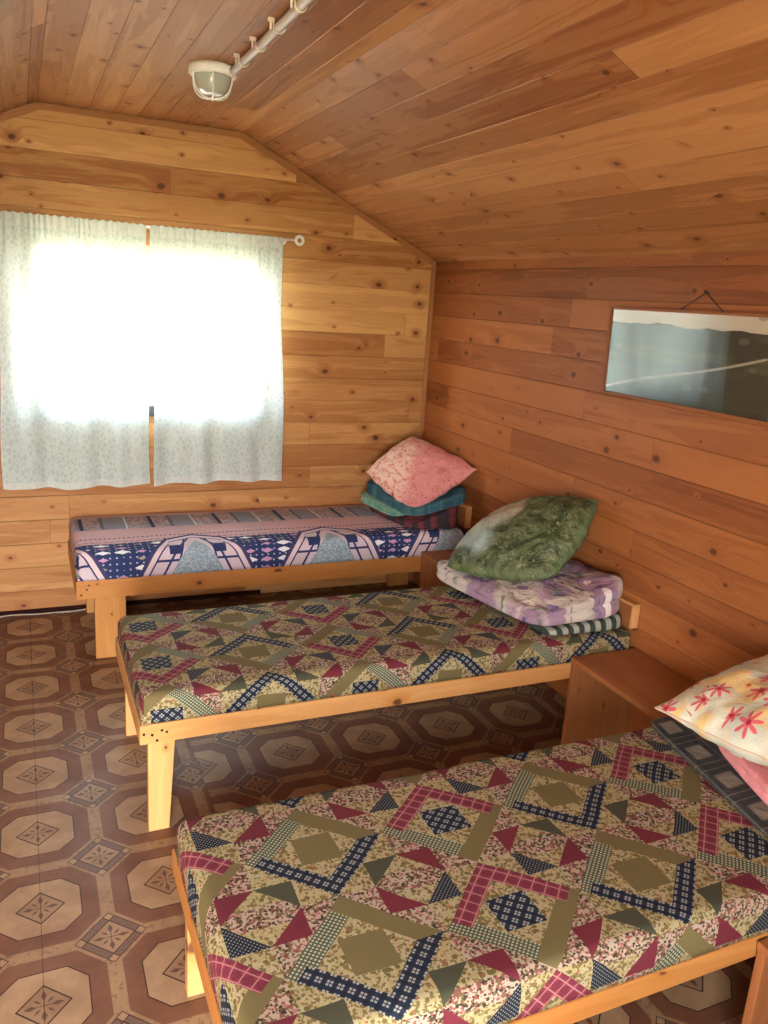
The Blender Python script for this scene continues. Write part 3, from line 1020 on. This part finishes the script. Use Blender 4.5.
# ------------------------------------------------------------------ beds
def rounded_slab(x0, x1, y0, y1, z0, z1, r, nx, ny, nz, crown=0.006, seed=1, lump=0.004):
    bm = new_bm()
    mn, mx = Vector((x0, y0, z0)), Vector((x1, y1, z1))
    cache = {}
    def pt(p):
        key = tuple(round(c, 5) for c in p)
        if key in cache: return cache[key]
        q = Vector((min(max(p[0], x0 + r), x1 - r), min(max(p[1], y0 + r), y1 - r), min(max(p[2], z0 + r * 0.5), z1 - r)))
        d = Vector(p) - q
        rr = Vector((r, r, r))
        if d.length > 1e-9:
            # scale so that the box surface maps to a rounded surface
            m = max(abs(d.x), abs(d.y), abs(d.z))
            co = q + d.normalized() * m if m < r else q + d.normalized() * r
            if p[2] < z0 + r * 0.5: co = Vector(p)
        else:
            co = Vector(p)
        # soft crown and slight lumps
        tx = (co.x - x0) / (x1 - x0); ty = (co.y - y0) / (y1 - y0)
        w = max(0.0, (co.z - z0) / (z1 - z0))
        co.z += w * crown * (16 * tx * (1 - tx) * ty * (1 - ty)) ** 0.5 if 0 < tx < 1 and 0 < ty < 1 else 0
        nn = mnoise.noise(Vector((co.x * 4 + seed * 7, co.y * 4, co.z * 4)))
        nn2 = mnoise.noise(Vector((co.x * 4 + seed * 7 + 40, co.y * 4, co.z * 6)))
        co.z += w * lump * nn
        if co.y - y0 < 0.02: co.y += 0.35 * lump * nn2 * 2
        if co.x - x0 < 0.02: co.x += 0.35 * lump * nn2 * 2
        v = bm.verts.new(co)
        cache[key] = v
        return v
    def axis_pts(a, b, n):
        # denser in the rounded zone
        e = [a, a + r * 0.25, a + r * 0.5, a + r * 0.75, a + r]
        m = [a + r + (b - a - 2 * r) * k / n for k in range(1, n)]
        return e + m + [b - (q - a) for q in e[::-1]]
    X, Y = axis_pts(x0, x1, nx), axis_pts(y0, y1, ny)
    Z = [z0, z0 + r * 0.5] + [z0 + r * 0.5 + (z1 - r - z0 - r * 0.5) * k / nz for k in range(1, nz + 1)] + [z1 - r * 0.75, z1 - r * 0.5, z1 - r * 0.25, z1]
    uv = bm.loops.layers.uv[0]
    def face(ps, side):
        vs = [pt(p) for p in ps]
        if len(set(vs)) < 4: return
        try: f = bm.faces.new(vs)
        except ValueError: return
        f.smooth = True
        for l in f.loops:
            c = l.vert.co
            dz = z1 - c.z
            if side == 'top':
                # fold whichever side is nearer
                dn = min(c.y - y0, y1 - c.y, c.x - x0, x1 - c.x)
                u, v = c.x, c.y
                if dz > 0.001 and dn < r:
                    if dn == c.y - y0: v -= dz
                    elif dn == y1 - c.y: v += dz
                    elif dn == c.x - x0: u -= dz
                    else: u += dz
                l[uv].uv = (u, v)
            elif side == 'front': l[uv].uv = (c.x, c.y - dz)
            elif side == 'back': l[uv].uv = (c.x, c.y + dz)
            elif side == 'left': l[uv].uv = (c.x - dz, c.y)
            else: l[uv].uv = (c.x + dz, c.y)
    for a, b in zip(X, X[1:]):
        for c, d in zip(Y, Y[1:]):
            face([(a, c, z1), (b, c, z1), (b, d, z1), (a, d, z1)], 'top')
            face([(a, c, z0), (a, d, z0), (b, d, z0), (b, c, z0)], 'top')
        for c, d in zip(Z, Z[1:]):
            face([(a, y0, c), (b, y0, c), (b, y0, d), (a, y0, d)], 'front')
            face([(a, y1, c), (a, y1, d), (b, y1, d), (b, y1, c)], 'back')
    for a, b in zip(Y, Y[1:]):
        for c, d in zip(Z, Z[1:]):
            face([(x0, a, c), (x0, a, d), (x0, b, d), (x0, b, c)], 'left')
            face([(x1, a, c), (x1, b, c), (x1, b, d), (x1, a, d)], 'right')
    return bm

def nails(parent, pts, y):
    for (x, z) in pts:
        bm = new_bm()
        add_lathe(bm, [(0.0045, 0.0), (0.0045, 0.0015), (0.002, 0.002)], (x, y, z), 12, Matrix.Rotation(PI / 2, 4, 'X'))
        mesh_obj('nail_head', bm, M['darkmetal'], parent)

def tapered_leg(bm, x0, x1, y0, y1, z0, z1, cut):
    """board leg whose inner lower edge is cut in"""
    add_box(bm, (x0, y0, z0), (x1, y1, z1), 0.003, axis=2)
    for v in bm.verts:
        if v.co.x > (x0 + x1) / 2 and v.co.z < z0 + (z1 - z0) * 0.5:
            v.co.x -= cut

def bed(label, x0, y0, y1, rail, top, matF, legs, hb_z, leg_mat, nail_pts, rail_mat):
    zt, zb = 0.402, rail
    yb, yf = y0, y1       # back and front
    t = thing('bed', label, 'bed', ((x0) / 2, (yb + yf) / 2, 0.0))
    box('front_rail', (x0, yf, zb), (-0.012, yf + 0.024, zt), rail_mat, t, 0.004)
    box('end_rail', (x0, yf + 0.0245, zb), (x0 + 0.022, yb - 0.0, zt), rail_mat, t, 0.003)
    box('back_rail', (x0 + 0.0225, yb - 0.024, zb), (-0.012, yb, zt), rail_mat, t, 0.003)
    bm = new_bm()
    n = 5
    w = (yb - yf - 0.052) / n
    for k in range(n):
        add_box(bm, (x0 + 0.024, yf + 0.026 + k * w, zt - 0.022), (-0.014, yf + 0.026 + (k + 1) * w - 0.004, zt - 0.002), 0.002)
    mesh_obj('bed_board', bm, M['board'], t)
    lw, cut = legs
    for sx, xx in ((0, x0 + (0.08 if lw > 0.1 else 0.028)), (1, -0.06 - lw)):
        for yy in (yf + 0.0245, yb - 0.0245 - 0.034):
            bm = new_bm()
            tapered_leg(bm, xx, xx + lw, yy, yy + 0.034, 0.0, zt - 0.023, cut)
            mesh_obj('leg', bm, leg_mat, t)
    # headboard against the wall
    hb = new_bm()
    hz0 = top + 0.012
    add_box(hb, (-0.030, yf + 0.020, hz0), (-0.006, yb - 0.02, hb_z - 0.012), 0.003, axis=1)
    hbo = mesh_obj('headboard', hb, M['redpine'], t)
    cap = new_bm()
    add_box(cap, (-0.036, yf + 0.004, hb_z - 0.012), (-0.004, yb - 0.008, hb_z), 0.003, axis=1)
    add_box(cap, (-0.036, yf + 0.004, hz0), (-0.004, yf + 0.0195, hb_z - 0.0125), 0.003, axis=2)
    mesh_obj('headboard_edging', cap, M['board'], hbo)
    nails(t, nail_pts, yf)
    return t

bed('pine bed along the back wall under the window', -2.056, -0.012, -0.68, 0.312, 0.53, None, (0.14, 0.0), 0.665, M['rail'],
    [(-2.035, 0.335), (-2.01, 0.36), (-2.0, 0.38)], M['rail'])
bed('middle pine bed, between the window bed and the nearest bed', -1.953, -1.345, -2.05, 0.335, 0.5, None, (0.088, 0.022), 0.615, M['board'],
    [(-1.94, 0.372), (-1.915, 0.366), (-1.885, 0.378), (-1.87, 0.37), (-1.90, 0.345)], M['board'])
bed('nearest pine bed, in the foreground with patchwork cover and dark plaid blanket', -1.955, -2.655, -3.372, 0.345, 0.5, None, (0.088, 0.0), 0.615, M['board'],
    [], M['rail'])

bed('added unseen pine bed by the doorway, blocking low light to the floor', -1.90, -4.03, -4.745, 0.335, 0.5, None, (0.088, 0.0), 0.615, M['board'],
    [], M['board'])  # out-of-view bed added to keep doorway light off the floor under the beds
bm = rounded_slab(-1.895, -0.014, -4.741, -4.034, 0.403, 0.497, 0.032, 50, 18, 3, 0.006, 5)
o = mesh_obj('mattress', bm, M['quilt2'])
tag(o, 'patchwork-covered mattress on the added unseen bed by the doorway', 'mattress')

bm = rounded_slab(-2.05, -0.014, -0.678, -0.014, 0.403, 0.53, 0.035, 50, 18, 4, 0.006, 1)
uvl = bm.loops.layers.uv[0]
for f in bm.faces:
    for l in f.loops:
        l[uvl].uv = (l[uvl].uv[0], -l[uvl].uv[1])
o = mesh_obj('mattress', bm, M['cover1'])
tag(o, 'mattress with navy and pink ethnic stripe cover, under the window', 'mattress')
bm = rounded_slab(-1.948, -0.014, -2.046, -1.349, 0.403, 0.497, 0.032, 50, 18, 3, 0.006, 2)
o = mesh_obj('mattress', bm, M['quilt2'])
tag(o, 'patchwork-covered mattress on the middle bed, below the green pillow', 'mattress')
bm = rounded_slab(-1.950, -0.014, -3.368, -2.659, 0.403, 0.497, 0.034, 60, 22, 3, 0.005, 3)
o = mesh_obj('mattress', bm, M['quilt3'])
tag(o, 'patchwork-covered mattress on the nearest bed in the foreground', 'mattress')

# ------------------------------------------------------------------ bedside benches
def bench(label, x0, y0, y1, zt=0.432, group=None):
    """open-fronted bedside box: top board, two side boards, low back"""
    t = thing('bedside_table', label, 'bedside table', (x0 / 2, (y0 + y1) / 2, 0))
    bm = new_bm()
    add_box(bm, (x0 - 0.0, y0, zt - 0.022), (x0 / 2 - 0.001, y1, zt), 0.003, axis=1)
    add_box(bm, (x0 / 2 + 0.001, y0, zt - 0.022), (-0.006, y1, zt), 0.003, axis=1)
    mesh_obj('table_top', bm, M['redpine'], t)
    box('side_panel', (x0 + 0.002, y1 - 0.024, 0.0), (-0.006, y1 - 0.002, zt - 0.0225), M['redpine'], t, axis=2)
    box('side_panel', (x0 + 0.002, y0 + 0.002, 0.0), (-0.006, y0 + 0.024, zt - 0.0225), M['redpine'], t, axis=2)
    box('back_panel', (-0.020, y0 + 0.0245, 0.139), (-0.008, y1 - 0.0245, zt - 0.0225), M['redpine'], t, axis=1)
    return t
bench('low pine bedside table beside the pink pillow stack', -0.305, -1.338, -0.684, 0.430)
bench('low pine bedside table between the middle and nearest beds', -0.325, -2.648, -2.055, 0.432)
bench('wide reddish bench end beyond the nearest bed, cropped at the lower right edge', -0.79, -4.0, -3.378, 0.398)

# ------------------------------------------------------------------ soft goods
def bil(P, s, t):
    a, b, c, d = [Vector(p) for p in P]      # (0,0) (1,0) (1,1) (0,1)
    return a * (1 - s) * (1 - t) + b * s * (1 - t) + c * s * t + d * (1 - s) * t

def pillow_bm(P, th, pinch=0.09, seed=0, n=44, wr=0.006, sag=0.0):
    bm = new_bm()
    uv = bm.loops.layers.uv[0]
    G = {}
    a, b, c, d = [Vector(p) for p in P]
    nrm = ((c - a).cross(d - b)).normalized()
    if nrm.z < 0: nrm = -nrm
    for side in (1, -1):
        for j in range(n + 1):
            for i in range(n + 1):
                s, t = i / n, j / n
                # spread samples towards the edges
                s_ = 0.5 - 0.5 * math.cos(PI * s); t_ = 0.5 - 0.5 * math.cos(PI * t)
                s2, t2 = s_ * 0.6 + s * 0.4, t_ * 0.6 + t * 0.4
                e = (i in (0, n)) or (j in (0, n))
                if e and side == -1:
                    G[(side, i, j)] = G[(1, i, j)]
                    continue
                # edges bow inwards between the corners
                cs = 4 * s2 * (1 - s2); ct = 4 * t2 * (1 - t2)
                s3 = s2 + pinch * ct * (0.5 - s2) * 0.9
                t3 = t2 + pinch * cs * (0.5 - t2) * 0.9
                p = bil(P, s3, t3)
                w1 = mnoise.noise(Vector((s2 * 6 + seed * 4.1, t2 * 6, 7.0))); w2 = mnoise.noise(Vector((s2 * 6, t2 * 6 + seed * 3.3, 19.0)))
                p = p + (b - a).normalized() * w1 * 0.012 + (d - a).normalized() * w2 * 0.012
                h = th * 0.5 * (cs ** 0.55) * (ct ** 0.55)
                f = mnoise.noise(Vector((s2 * 5 + seed * 9.1, t2 * 5, side * 3.0)))
                f2 = mnoise.noise(Vector((s2 * 13 + seed * 5.1, t2 * 13, side * 3.0)))
                hh = h * (1 + 0.22 * f) + wr * f2 * min(1.0, h / (th * 0.2))
                # radial puckers from the corners
                p = p + nrm * side * hh
                p.z -= sag * (1 - cs * ct)
                G[(side, i, j)] = (bm.verts.new(p), (s2, t2))
    for side in (1, -1):
        for j in range(n):
            for i in range(n):
                q = [G[(side, i, j)], G[(side, i + 1, j)], G[(side, i + 1, j + 1)], G[(side, i, j + 1)]]
                if side == -1: q = q[::-1]
                f = bm.faces.new([k[0] for k in q]); f.smooth = True
                for l, k in zip(f.loops, q): l[uv].uv = k[1]
    bmesh.ops.recalc_face_normals(bm, faces=bm.faces[:])
    return bm

def edge_tube(P, pinch, r=0.004, n=40, seed=0):
    pts = []
    a, b, c, d = [Vector(q) for q in P]
    def at(s, t):
        cs = 4 * s * (1 - s); ct = 4 * t * (1 - t)
        w1 = mnoise.noise(Vector((s * 6 + seed * 4.1, t * 6, 7.0))); w2 = mnoise.noise(Vector((s * 6, t * 6 + seed * 3.3, 19.0)))
        return bil(P, s + pinch * ct * (0.5 - s) * 0.9, t + pinch * cs * (0.5 - t) * 0.9) + (b - a).normalized() * w1 * 0.012 + (d - a).normalized() * w2 * 0.012
    for k in range(n): pts.append(at(k / n, 0))
    for k in range(n): pts.append(at(1, k / n))
    for k in range(n): pts.append(at(1 - k / n, 1))
    for k in range(n): pts.append(at(0, 1 - k / n))
    bm = new_bm(); add_tube(bm, pts, r, 8, closed=True)
    return bm

def folded_bm(P, T, layers=3, seed=0, n=56, m=26, wr=0.006, rnd=0.5, scallop=0.012, uvs=1.0, sq=5.5):
    """folded cloth: P = bottom corner points, T = thickness at each corner; the
    outer wall shows rounded folds, one per layer"""
    bm = new_bm()
    uv = bm.loops.layers.uv[0]
    def th(s, t):
        return T[0] * (1 - s) * (1 - t) + T[1] * s * (1 - t) + T[2] * s * t + T[3] * (1 - s) * t
    G = {}
    def shape(s, t, w, out):
        """s,t on the slab, w height 0..1, out = outward amount"""
        p = bil(P, s, t)
        h = th(s, t)
        f = mnoise.noise(Vector((s * 4 + seed * 3.7, t * 4, w * 2)))
        f2 = mnoise.noise(Vector((s * 11 + seed, t * 11, w * 4)))
        p = p + Vector((0, 0, h * w + (wr * 1.6 * f + wr * 0.7 * f2) * w))
        return p
    c = bil(P, 0.5, 0.5)
    # perimeter parameterisation (superellipse)
    K = 120
    per = []
    for k in range(K):
        a = 2 * PI * k / K
        ca, sa = math.cos(a), math.sin(a)
        e = 2.0 / sq
        x = math.copysign(abs(ca) ** e, ca); y = math.copysign(abs(sa) ** e, sa)
        per.append((x * 0.5, y * 0.5))
    rows = []
    nw = layers * 8
    for w_i in range(nw + 1):
        w = w_i / nw
        fr = (w * layers) % 1.0 if w < 1 else 0.0
        sc = math.sqrt(max(0.0, 1 - (2 * fr - 1) ** 2)) if w < 1 else 0.0
        row = []
        for k, (x, y) in enumerate(per):
            lay = min(layers - 1, int(w * layers))
            jit = 0.022 * mnoise.noise(Vector((x * 3 + lay * 5.3 + seed, y * 3, lay * 2.0)))
            sh = 1.0 - 0.035 * (1 - sc) + jit
            s, t = 0.5 + x * sh, 0.5 + y * sh
            p = shape(s, t, w, 0)
            row.append((bm.verts.new(p), (s * uvs, t * uvs + w * 0.02)))
        rows.append(row)
    R = 14
    def cap(base_row, w, flip):
        prev = base_row
        for r in range(1, R):
            q = 1 - r / R
            row = []
            for k, (x, y) in enumerate(per):
                s, t = 0.5 + x * q * 0.955, 0.5 + y * q * 0.955
                lift = (1 - q ** 6) * 0.10 * th(s, t) * (1 if w > 0.5 else 0)
                p = shape(s, t, w, 0) + Vector((0, 0, lift))
                row.append((bm.verts.new(p), (s * uvs, t * uvs + w * 0.02)))
            for k in range(K):
                qd = [prev[k], prev[(k + 1) % K], row[(k + 1) % K], row[k]]
                if flip: qd = qd[::-1]
                f = bm.faces.new([z[0] for z in qd]); f.smooth = True
                for l, z in zip(f.loops, qd): l[uv].uv = z[1]
            prev = row
        p = shape(0.5, 0.5, w, 0) + Vector((0, 0, 0.10 * th(0.5, 0.5) * (1 if w > 0.5 else 0)))
        cv = (bm.verts.new(p), (0.5 * uvs, 0.5 * uvs + w * 0.02))
        for k in range(K):
            qd = [prev[k], prev[(k + 1) % K], cv]
            if flip: qd = qd[::-1]
            f = bm.faces.new([z[0] for z in qd]); f.smooth = True
            for l, z in zip(f.loops, qd): l[uv].uv = z[1]
    for A, B in zip(rows, rows[1:]):
        for k in range(K):
            qd = [A[k], A[(k + 1) % K], B[(k + 1) % K], B[k]]
            f = bm.faces.new([z[0] for z in qd]); f.smooth = True
            for l, z in zip(f.loops, qd): l[uv].uv = z[1]
    cap(rows[-1], 1.0, False)
    cap(rows[0], 0.0, True)
    bmesh.ops.recalc_face_normals(bm, faces=bm.faces[:])
    return bm

# stack on the window bed
o = mesh_obj('folded_blanket', folded_bm([(-0.43, -0.16, 0.537), (-0.345, -0.625, 0.537), (-0.045, -0.66, 0.537), (-0.05, -0.10, 0.537)],
             (0.045, 0.025, 0.13, 0.13), 2, 1), M['darkb'])
tag(o, 'dark folded blanket at the bottom of the stack on the window bed', 'blanket')
o = mesh_obj('folded_sheet', folded_bm([(-0.505, -0.19, 0.600), (-0.400, -0.53, 0.575), (-0.10, -0.56, 0.672), (-0.08, -0.12, 0.674)],
             (0.05, 0.025, 0.02, 0.02), 2, 5, wr=0.006), M['mint'])
tag(o, 'pale green folded sheet peeking out between the teal bedding and the dark blanket', 'sheet')
o = mesh_obj('folded_bedding', folded_bm([(-0.475, -0.19, 0.662), (-0.345, -0.600, 0.590), (-0.035, -0.715, 0.700), (-0.05, -0.10, 0.690)],
             (0.062, 0.040, 0.07, 0.05), 3, 2, wr=0.01), M['teal'])
tag(o, 'teal folded bedding under the pink pillow', 'bedding')
P = [(-0.465, -0.235, 0.775), (-0.325, -0.575, 0.628), (-0.035, -0.740, 0.890), (-0.16, -0.19, 0.975)]
o = mesh_obj('pillow', pillow_bm(P, 0.17, -0.06, 1), M['pink'])
tag(o, 'pink floral pillow on top of the stack in the corner', 'pillow')
# stack on the middle bed
o = mesh_obj('folded_blanket', folded_bm([(-0.455, -1.42, 0.506), (-0.420, -2.015, 0.504), (-0.045, -2.035, 0.506), (-0.045, -1.42, 0.506)],
             (0.02, 0.022, 0.058, 0.06), 1, 3, wr=0.002, sq=9.0), M['stripe'])
tag(o, 'dark green and cream striped blanket at the bottom of the middle-bed stack', 'blanket')
o = mesh_obj('folded_quilt', folded_bm([(-0.585, -1.27, 0.524), (-0.455, -1.985, 0.528), (-0.038, -2.040, 0.574), (-0.042, -1.32, 0.574)],
             (0.055, 0.055, 0.135, 0.085), 2, 4, wr=0.014), M['floral'])
tag(o, 'lavender and white floral folded quilt under the green pillow', 'quilt')
P = [(-0.58, -1.46, 0.625), (-0.300, -1.835, 0.685), (-0.045, -1.750, 0.975), (-0.13, -1.20, 0.80)]
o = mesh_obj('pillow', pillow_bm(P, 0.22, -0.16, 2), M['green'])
tag(o, 'green leafy satin pillow on the middle bed', 'pillow')
# stack on the nearest bed
o = mesh_obj('folded_blanket', folded_bm([(-0.505, -2.664, 0.504), (-0.640, -3.352, 0.504), (-0.03, -3.352, 0.504), (-0.03, -2.664, 0.504)],
             (0.016, 0.016, 0.024, 0.024), 1, 6, wr=0.002, sq=16.0), M['plaid'])
tag(o, 'dark plaid blanket lying flat on the nearest bed', 'blanket')
o = mesh_obj('folded_cloth', folded_bm([(-0.43, -2.84, 0.530), (-0.57, -3.26, 0.530), (-0.08, -3.26, 0.535), (-0.08, -2.78, 0.535)],
             (0.045, 0.06, 0.06, 0.06), 2, 8, wr=0.012), M['pinkcloth'])
tag(o, 'plain pink folded cloth under the red-flowered pillow', 'cloth')
P = [(-0.585, -2.775, 0.628), (-0.60, -3.26, 0.700), (-0.06, -3.26, 0.77), (-0.07, -2.74, 0.72)]
po = mesh_obj('pillow', pillow_bm(P, 0.20, 0.0, 3), M['cream'])
tag(po, 'cream pillow with red star flowers on the nearest bed', 'pillow')
mesh_obj('piping', edge_tube(P, 0.0, 0.0035, seed=3), M['piping'], po)

# ------------------------------------------------------------------ wall picture
PY0, PY1, PZ0, PZ1 = -1.668, -2.76, 1.427, 1.755
pic = thing('wall_picture', 'long framed landscape picture hanging on the right wall', 'picture', (-0.006, (PY0 + PY1) / 2, PZ0))
tilt = math.radians(2.0)
RT = Matrix.Translation((-0.010, 0, PZ0)) @ Matrix.Rotation(-tilt, 4, 'Y')     # leans forward at the top
def place(bm):
    bm.transform(RT); return bm
hh = PZ1 - PZ0
fb = new_bm()
w = 0.012
add_box(fb, (-0.018, PY1 - w, -w), (0.0, PY0 + w, 0.0), 0.003, axis=1)
add_box(fb, (-0.018, PY1 - w, hh), (0.0, PY0 + w, hh + w), 0.003, axis=1)
add_box(fb, (-0.018, PY0, 0.0), (0.0, PY0 + w, hh), 0.003, axis=2)
add_box(fb, (-0.018, PY1 - w, 0.0), (0.0, PY1, hh), 0.003, axis=2)
mesh_obj('picture_frame', place(fb), M['frame'], pic)
pb = new_bm()
quad(pb, [(-0.005, PY0, 0), (-0.005, PY1, 0), (-0.005, PY1, hh), (-0.005, PY0, hh)], [(0, 0), (1, 0), (1, 1), (0, 1)])
add_box(pb, (-0.004, PY1, 0.0), (-0.001, PY0, hh), 0)
mesh_obj('landscape_print', place(pb), M['print'], pic)
gb = new_bm(); add_box(gb, (-0.012, PY1, 0.0), (-0.0095, PY0, hh), 0)
mesh_obj('glass_pane', place(gb), M['picglass'], pic)
bm = new_bm()
top = RT @ Vector((-0.012, 0, hh + w * 0.5))
add_tube(bm, [(top.x, -2.035, top.z), (-0.012, -2.132, 1.826)], 0.0025, 6)
add_tube(bm, [(top.x, -2.255, top.z), (-0.012, -2.140, 1.826)], 0.0025, 6)
add_lathe(bm, [(0.008, 0), (0.009, 0.006), (0.004, 0.012)], (-0.012, -2.136, 1.822), 10)
mesh_obj('hanging_cord', bm, M['cord'], pic)
bm = new_bm()
add_tube(bm, [(0.002, -2.136, 1.830), (-0.02, -2.136, 1.833)], 0.0025, 8)
add_lathe(bm, [(0.005, 0), (0.005, 0.002)], (-0.02, -2.136, 1.833), 10, Matrix.Rotation(PI / 2, 4, 'Y'))
tag(mesh_obj('nail', bm, M['darkmetal']), 'dark nail in the right wall holding the picture cord', 'nail')

# ------------------------------------------------------------------ ceiling lamp and cable
lx, ly = -1.552, -1.135
lamp = thing('ceiling_lamp', 'white caged bulkhead lamp with frosted globe on the ceiling', 'lamp', (lx, ly, HC))
bm = new_bm()
add_lathe(bm, [(0.084, 0.0), (0.086, -0.012), (0.086, -0.028), (0.080, -0.034), (0.073, -0.035), (0.071, -0.03)], (lx, ly, HC), 48)
mesh_obj('lamp_base', bm, M['white'], lamp, True)
bm = new_bm()
prof = [(0.070, -0.030)] + [(0.070 * math.cos(a) ** 0.75 if a < PI / 2 else 0.001, -0.037 - 0.062 * math.sin(a)) for a in [k * PI / 2 / 14 for k in range(14)]] + [(0.004, -0.0995)]
add_lathe(bm, prof, (lx, ly, HC), 48)
mesh_obj('lamp_globe', bm, M['globe'], lamp, True)
bm = new_bm()
for k in range(3):
    a = k * PI / 3 + 0.35
    pts = []
    for q in range(25):
        b = PI * q / 24
        rr = 0.080 * (abs(math.cos(b)) ** 0.7) * (1 if math.cos(b) >= 0 else -1)
        pts.append((lx + rr * math.cos(a), ly + rr * math.sin(a), HC - 0.030 - 0.078 * math.sin(b) ** 0.8 if math.sin(b) > 0 else HC - 0.030))
    add_tube(bm, pts, 0.0032, 8)
add_tube(bm, [(lx + 0.082 * math.cos(k * PI / 18), ly + 0.082 * math.sin(k * PI / 18), HC - 0.098) for k in range(36)], 0.003, 8, closed=True) if False else None
mesh_obj('lamp_cage', bm, M['white'], lamp)

cab = thing('ceiling_cable', 'pale corrugated cable conduit clipped along the ceiling to the lamp', 'cable', (-1.505, -3.2, HC))
bm = new_bm()
pts, rs = [], []
yy = -1.205
k = 0
while yy > YF + 0.02:
    pts.append((-1.498 + 0.006 * math.sin(yy * 3.1), yy, HC - 0.020)); rs.append(0.0145 if k % 2 else 0.0128)
    yy -= 0.012; k += 1
add_tube(bm, pts, rs, 10)
mesh_obj('conduit', bm, M['conduit'], cab)
for yy in [-1.36 - 0.215 * k for k in range(18)]:
    bm = new_bm()
    cx_ = -1.498 + 0.006 * math.sin(yy * 3.1)
    arc = [(cx_ + 0.0175 * math.cos(a), yy, HC - 0.020 - 0.0175 * math.sin(a)) for a in [PI * q / 10 for q in range(11)]]
    add_tube(bm, [(cx_ + 0.0175, yy, HC)] + arc + [(cx_ - 0.0175, yy, HC)], 0.0030, 8)
    add_box(bm, (cx_ - 0.036, yy - 0.006, HC - 0.012), (cx_ - 0.0185, yy + 0.006, HC), 0.002)
    add_tube(bm, [(cx_ - 0.027, yy, HC), (cx_ - 0.027, yy, HC - 0.034)], 0.0038, 8)
    mesh_obj('cable_clip', bm, M['clip'], cab)

# ------------------------------------------------------------------ light
W = bpy.data.worlds.new('sky')
S.world = W
W.use_nodes = True
nt = W.node_tree
nt.nodes.clear()
out = nt.nodes.new('ShaderNodeOutputWorld')
bg = nt.nodes.new('ShaderNodeBackground')
tc = nt.nodes.new('ShaderNodeTexCoord')
sp = nt.nodes.new('ShaderNodeSeparateXYZ')
rp = nt.nodes.new('ShaderNodeValToRGB')
nt.links.new(tc.outputs['Generated'], sp.inputs[0])
nt.links.new(sp.outputs[2], rp.inputs[0])
e = rp.color_ramp.elements
e[0].position, e[0].color = 0.0, (1.0, 0.99, 0.96, 1)
e[1].position, e[1].color = 0.8, (0.76, 0.88, 1.0, 1)
nt.links.new(rp.outputs[0], bg.inputs[0])
bg.inputs[1].default_value = 27.0
nt.links.new(bg.outputs[0], out.inputs[0])

def portal(name, loc, rot, sx, sy):
    L_ = bpy.data.lights.new(name, 'AREA')
    L_.shape = 'RECTANGLE'; L_.size = sx; L_.size_y = sy
    L_.cycles.is_portal = True
    o = bpy.data.objects.new(name, L_)
    o.location = loc; o.rotation_euler = rot
    COL.objects.link(o)
    return o
portal('window_daylight', (-1.61, 0.11, 1.51), (-PI / 2, 0, 0), 1.25, 0.85)
portal('door_daylight', (-2.60, YF - 0.11, 0.95), (PI / 2, 0, 0), 1.02, 1.95)

sl = bpy.data.lights.new('sun', 'SUN')
sl.energy = 10.0
sl.angle = math.radians(1.5)
sl.color = (1.0, 0.90, 0.74)
so = bpy.data.objects.new('sun', sl)
so.rotation_euler = Vector((0.16, 0.66, -0.90)).to_track_quat('-Z', 'Y').to_euler()
COL.objects.link(so)

# ------------------------------------------------------------------ camera
cam = bpy.data.cameras.new('camera')
cam.sensor_fit = 'VERTICAL'
cam.sensor_height = 24.0
cam.lens = 803.395 / 1024 * 24.0
cam.clip_start = 0.02
co = bpy.data.objects.new('camera', cam)
COL.objects.link(co)
right = Vector((0.9136930773530247, -0.4012705472587745, 0.06439649291540114))
fwd = Vector((0.403911942998288, 0.8790919066083506, -0.25308607634368757))
up = Vector((0.04494555262211636, 0.2572535085054016, 0.9652981558363996))
R = Matrix((right, up, -fwd)).transposed().to_4x4()
co.matrix_world = Matrix.Translation((-2.23695851, -4.37625839, 1.72561825)) @ R
S.camera = co

S.view_settings.view_transform = 'Standard'
S.view_settings.look = 'None'
S.view_settings.gamma = 1.0
S.view_settings.use_curve_mapping = False
S.view_settings.exposure = 0.95
try:
    S.cycles.max_bounces = 10
    S.cycles.diffuse_bounces = 6
    S.cycles.transparent_max_bounces = 12
    S.cycles.use_denoising = True
    S.cycles.sample_clamp_indirect = 8.0
except Exception:
    pass
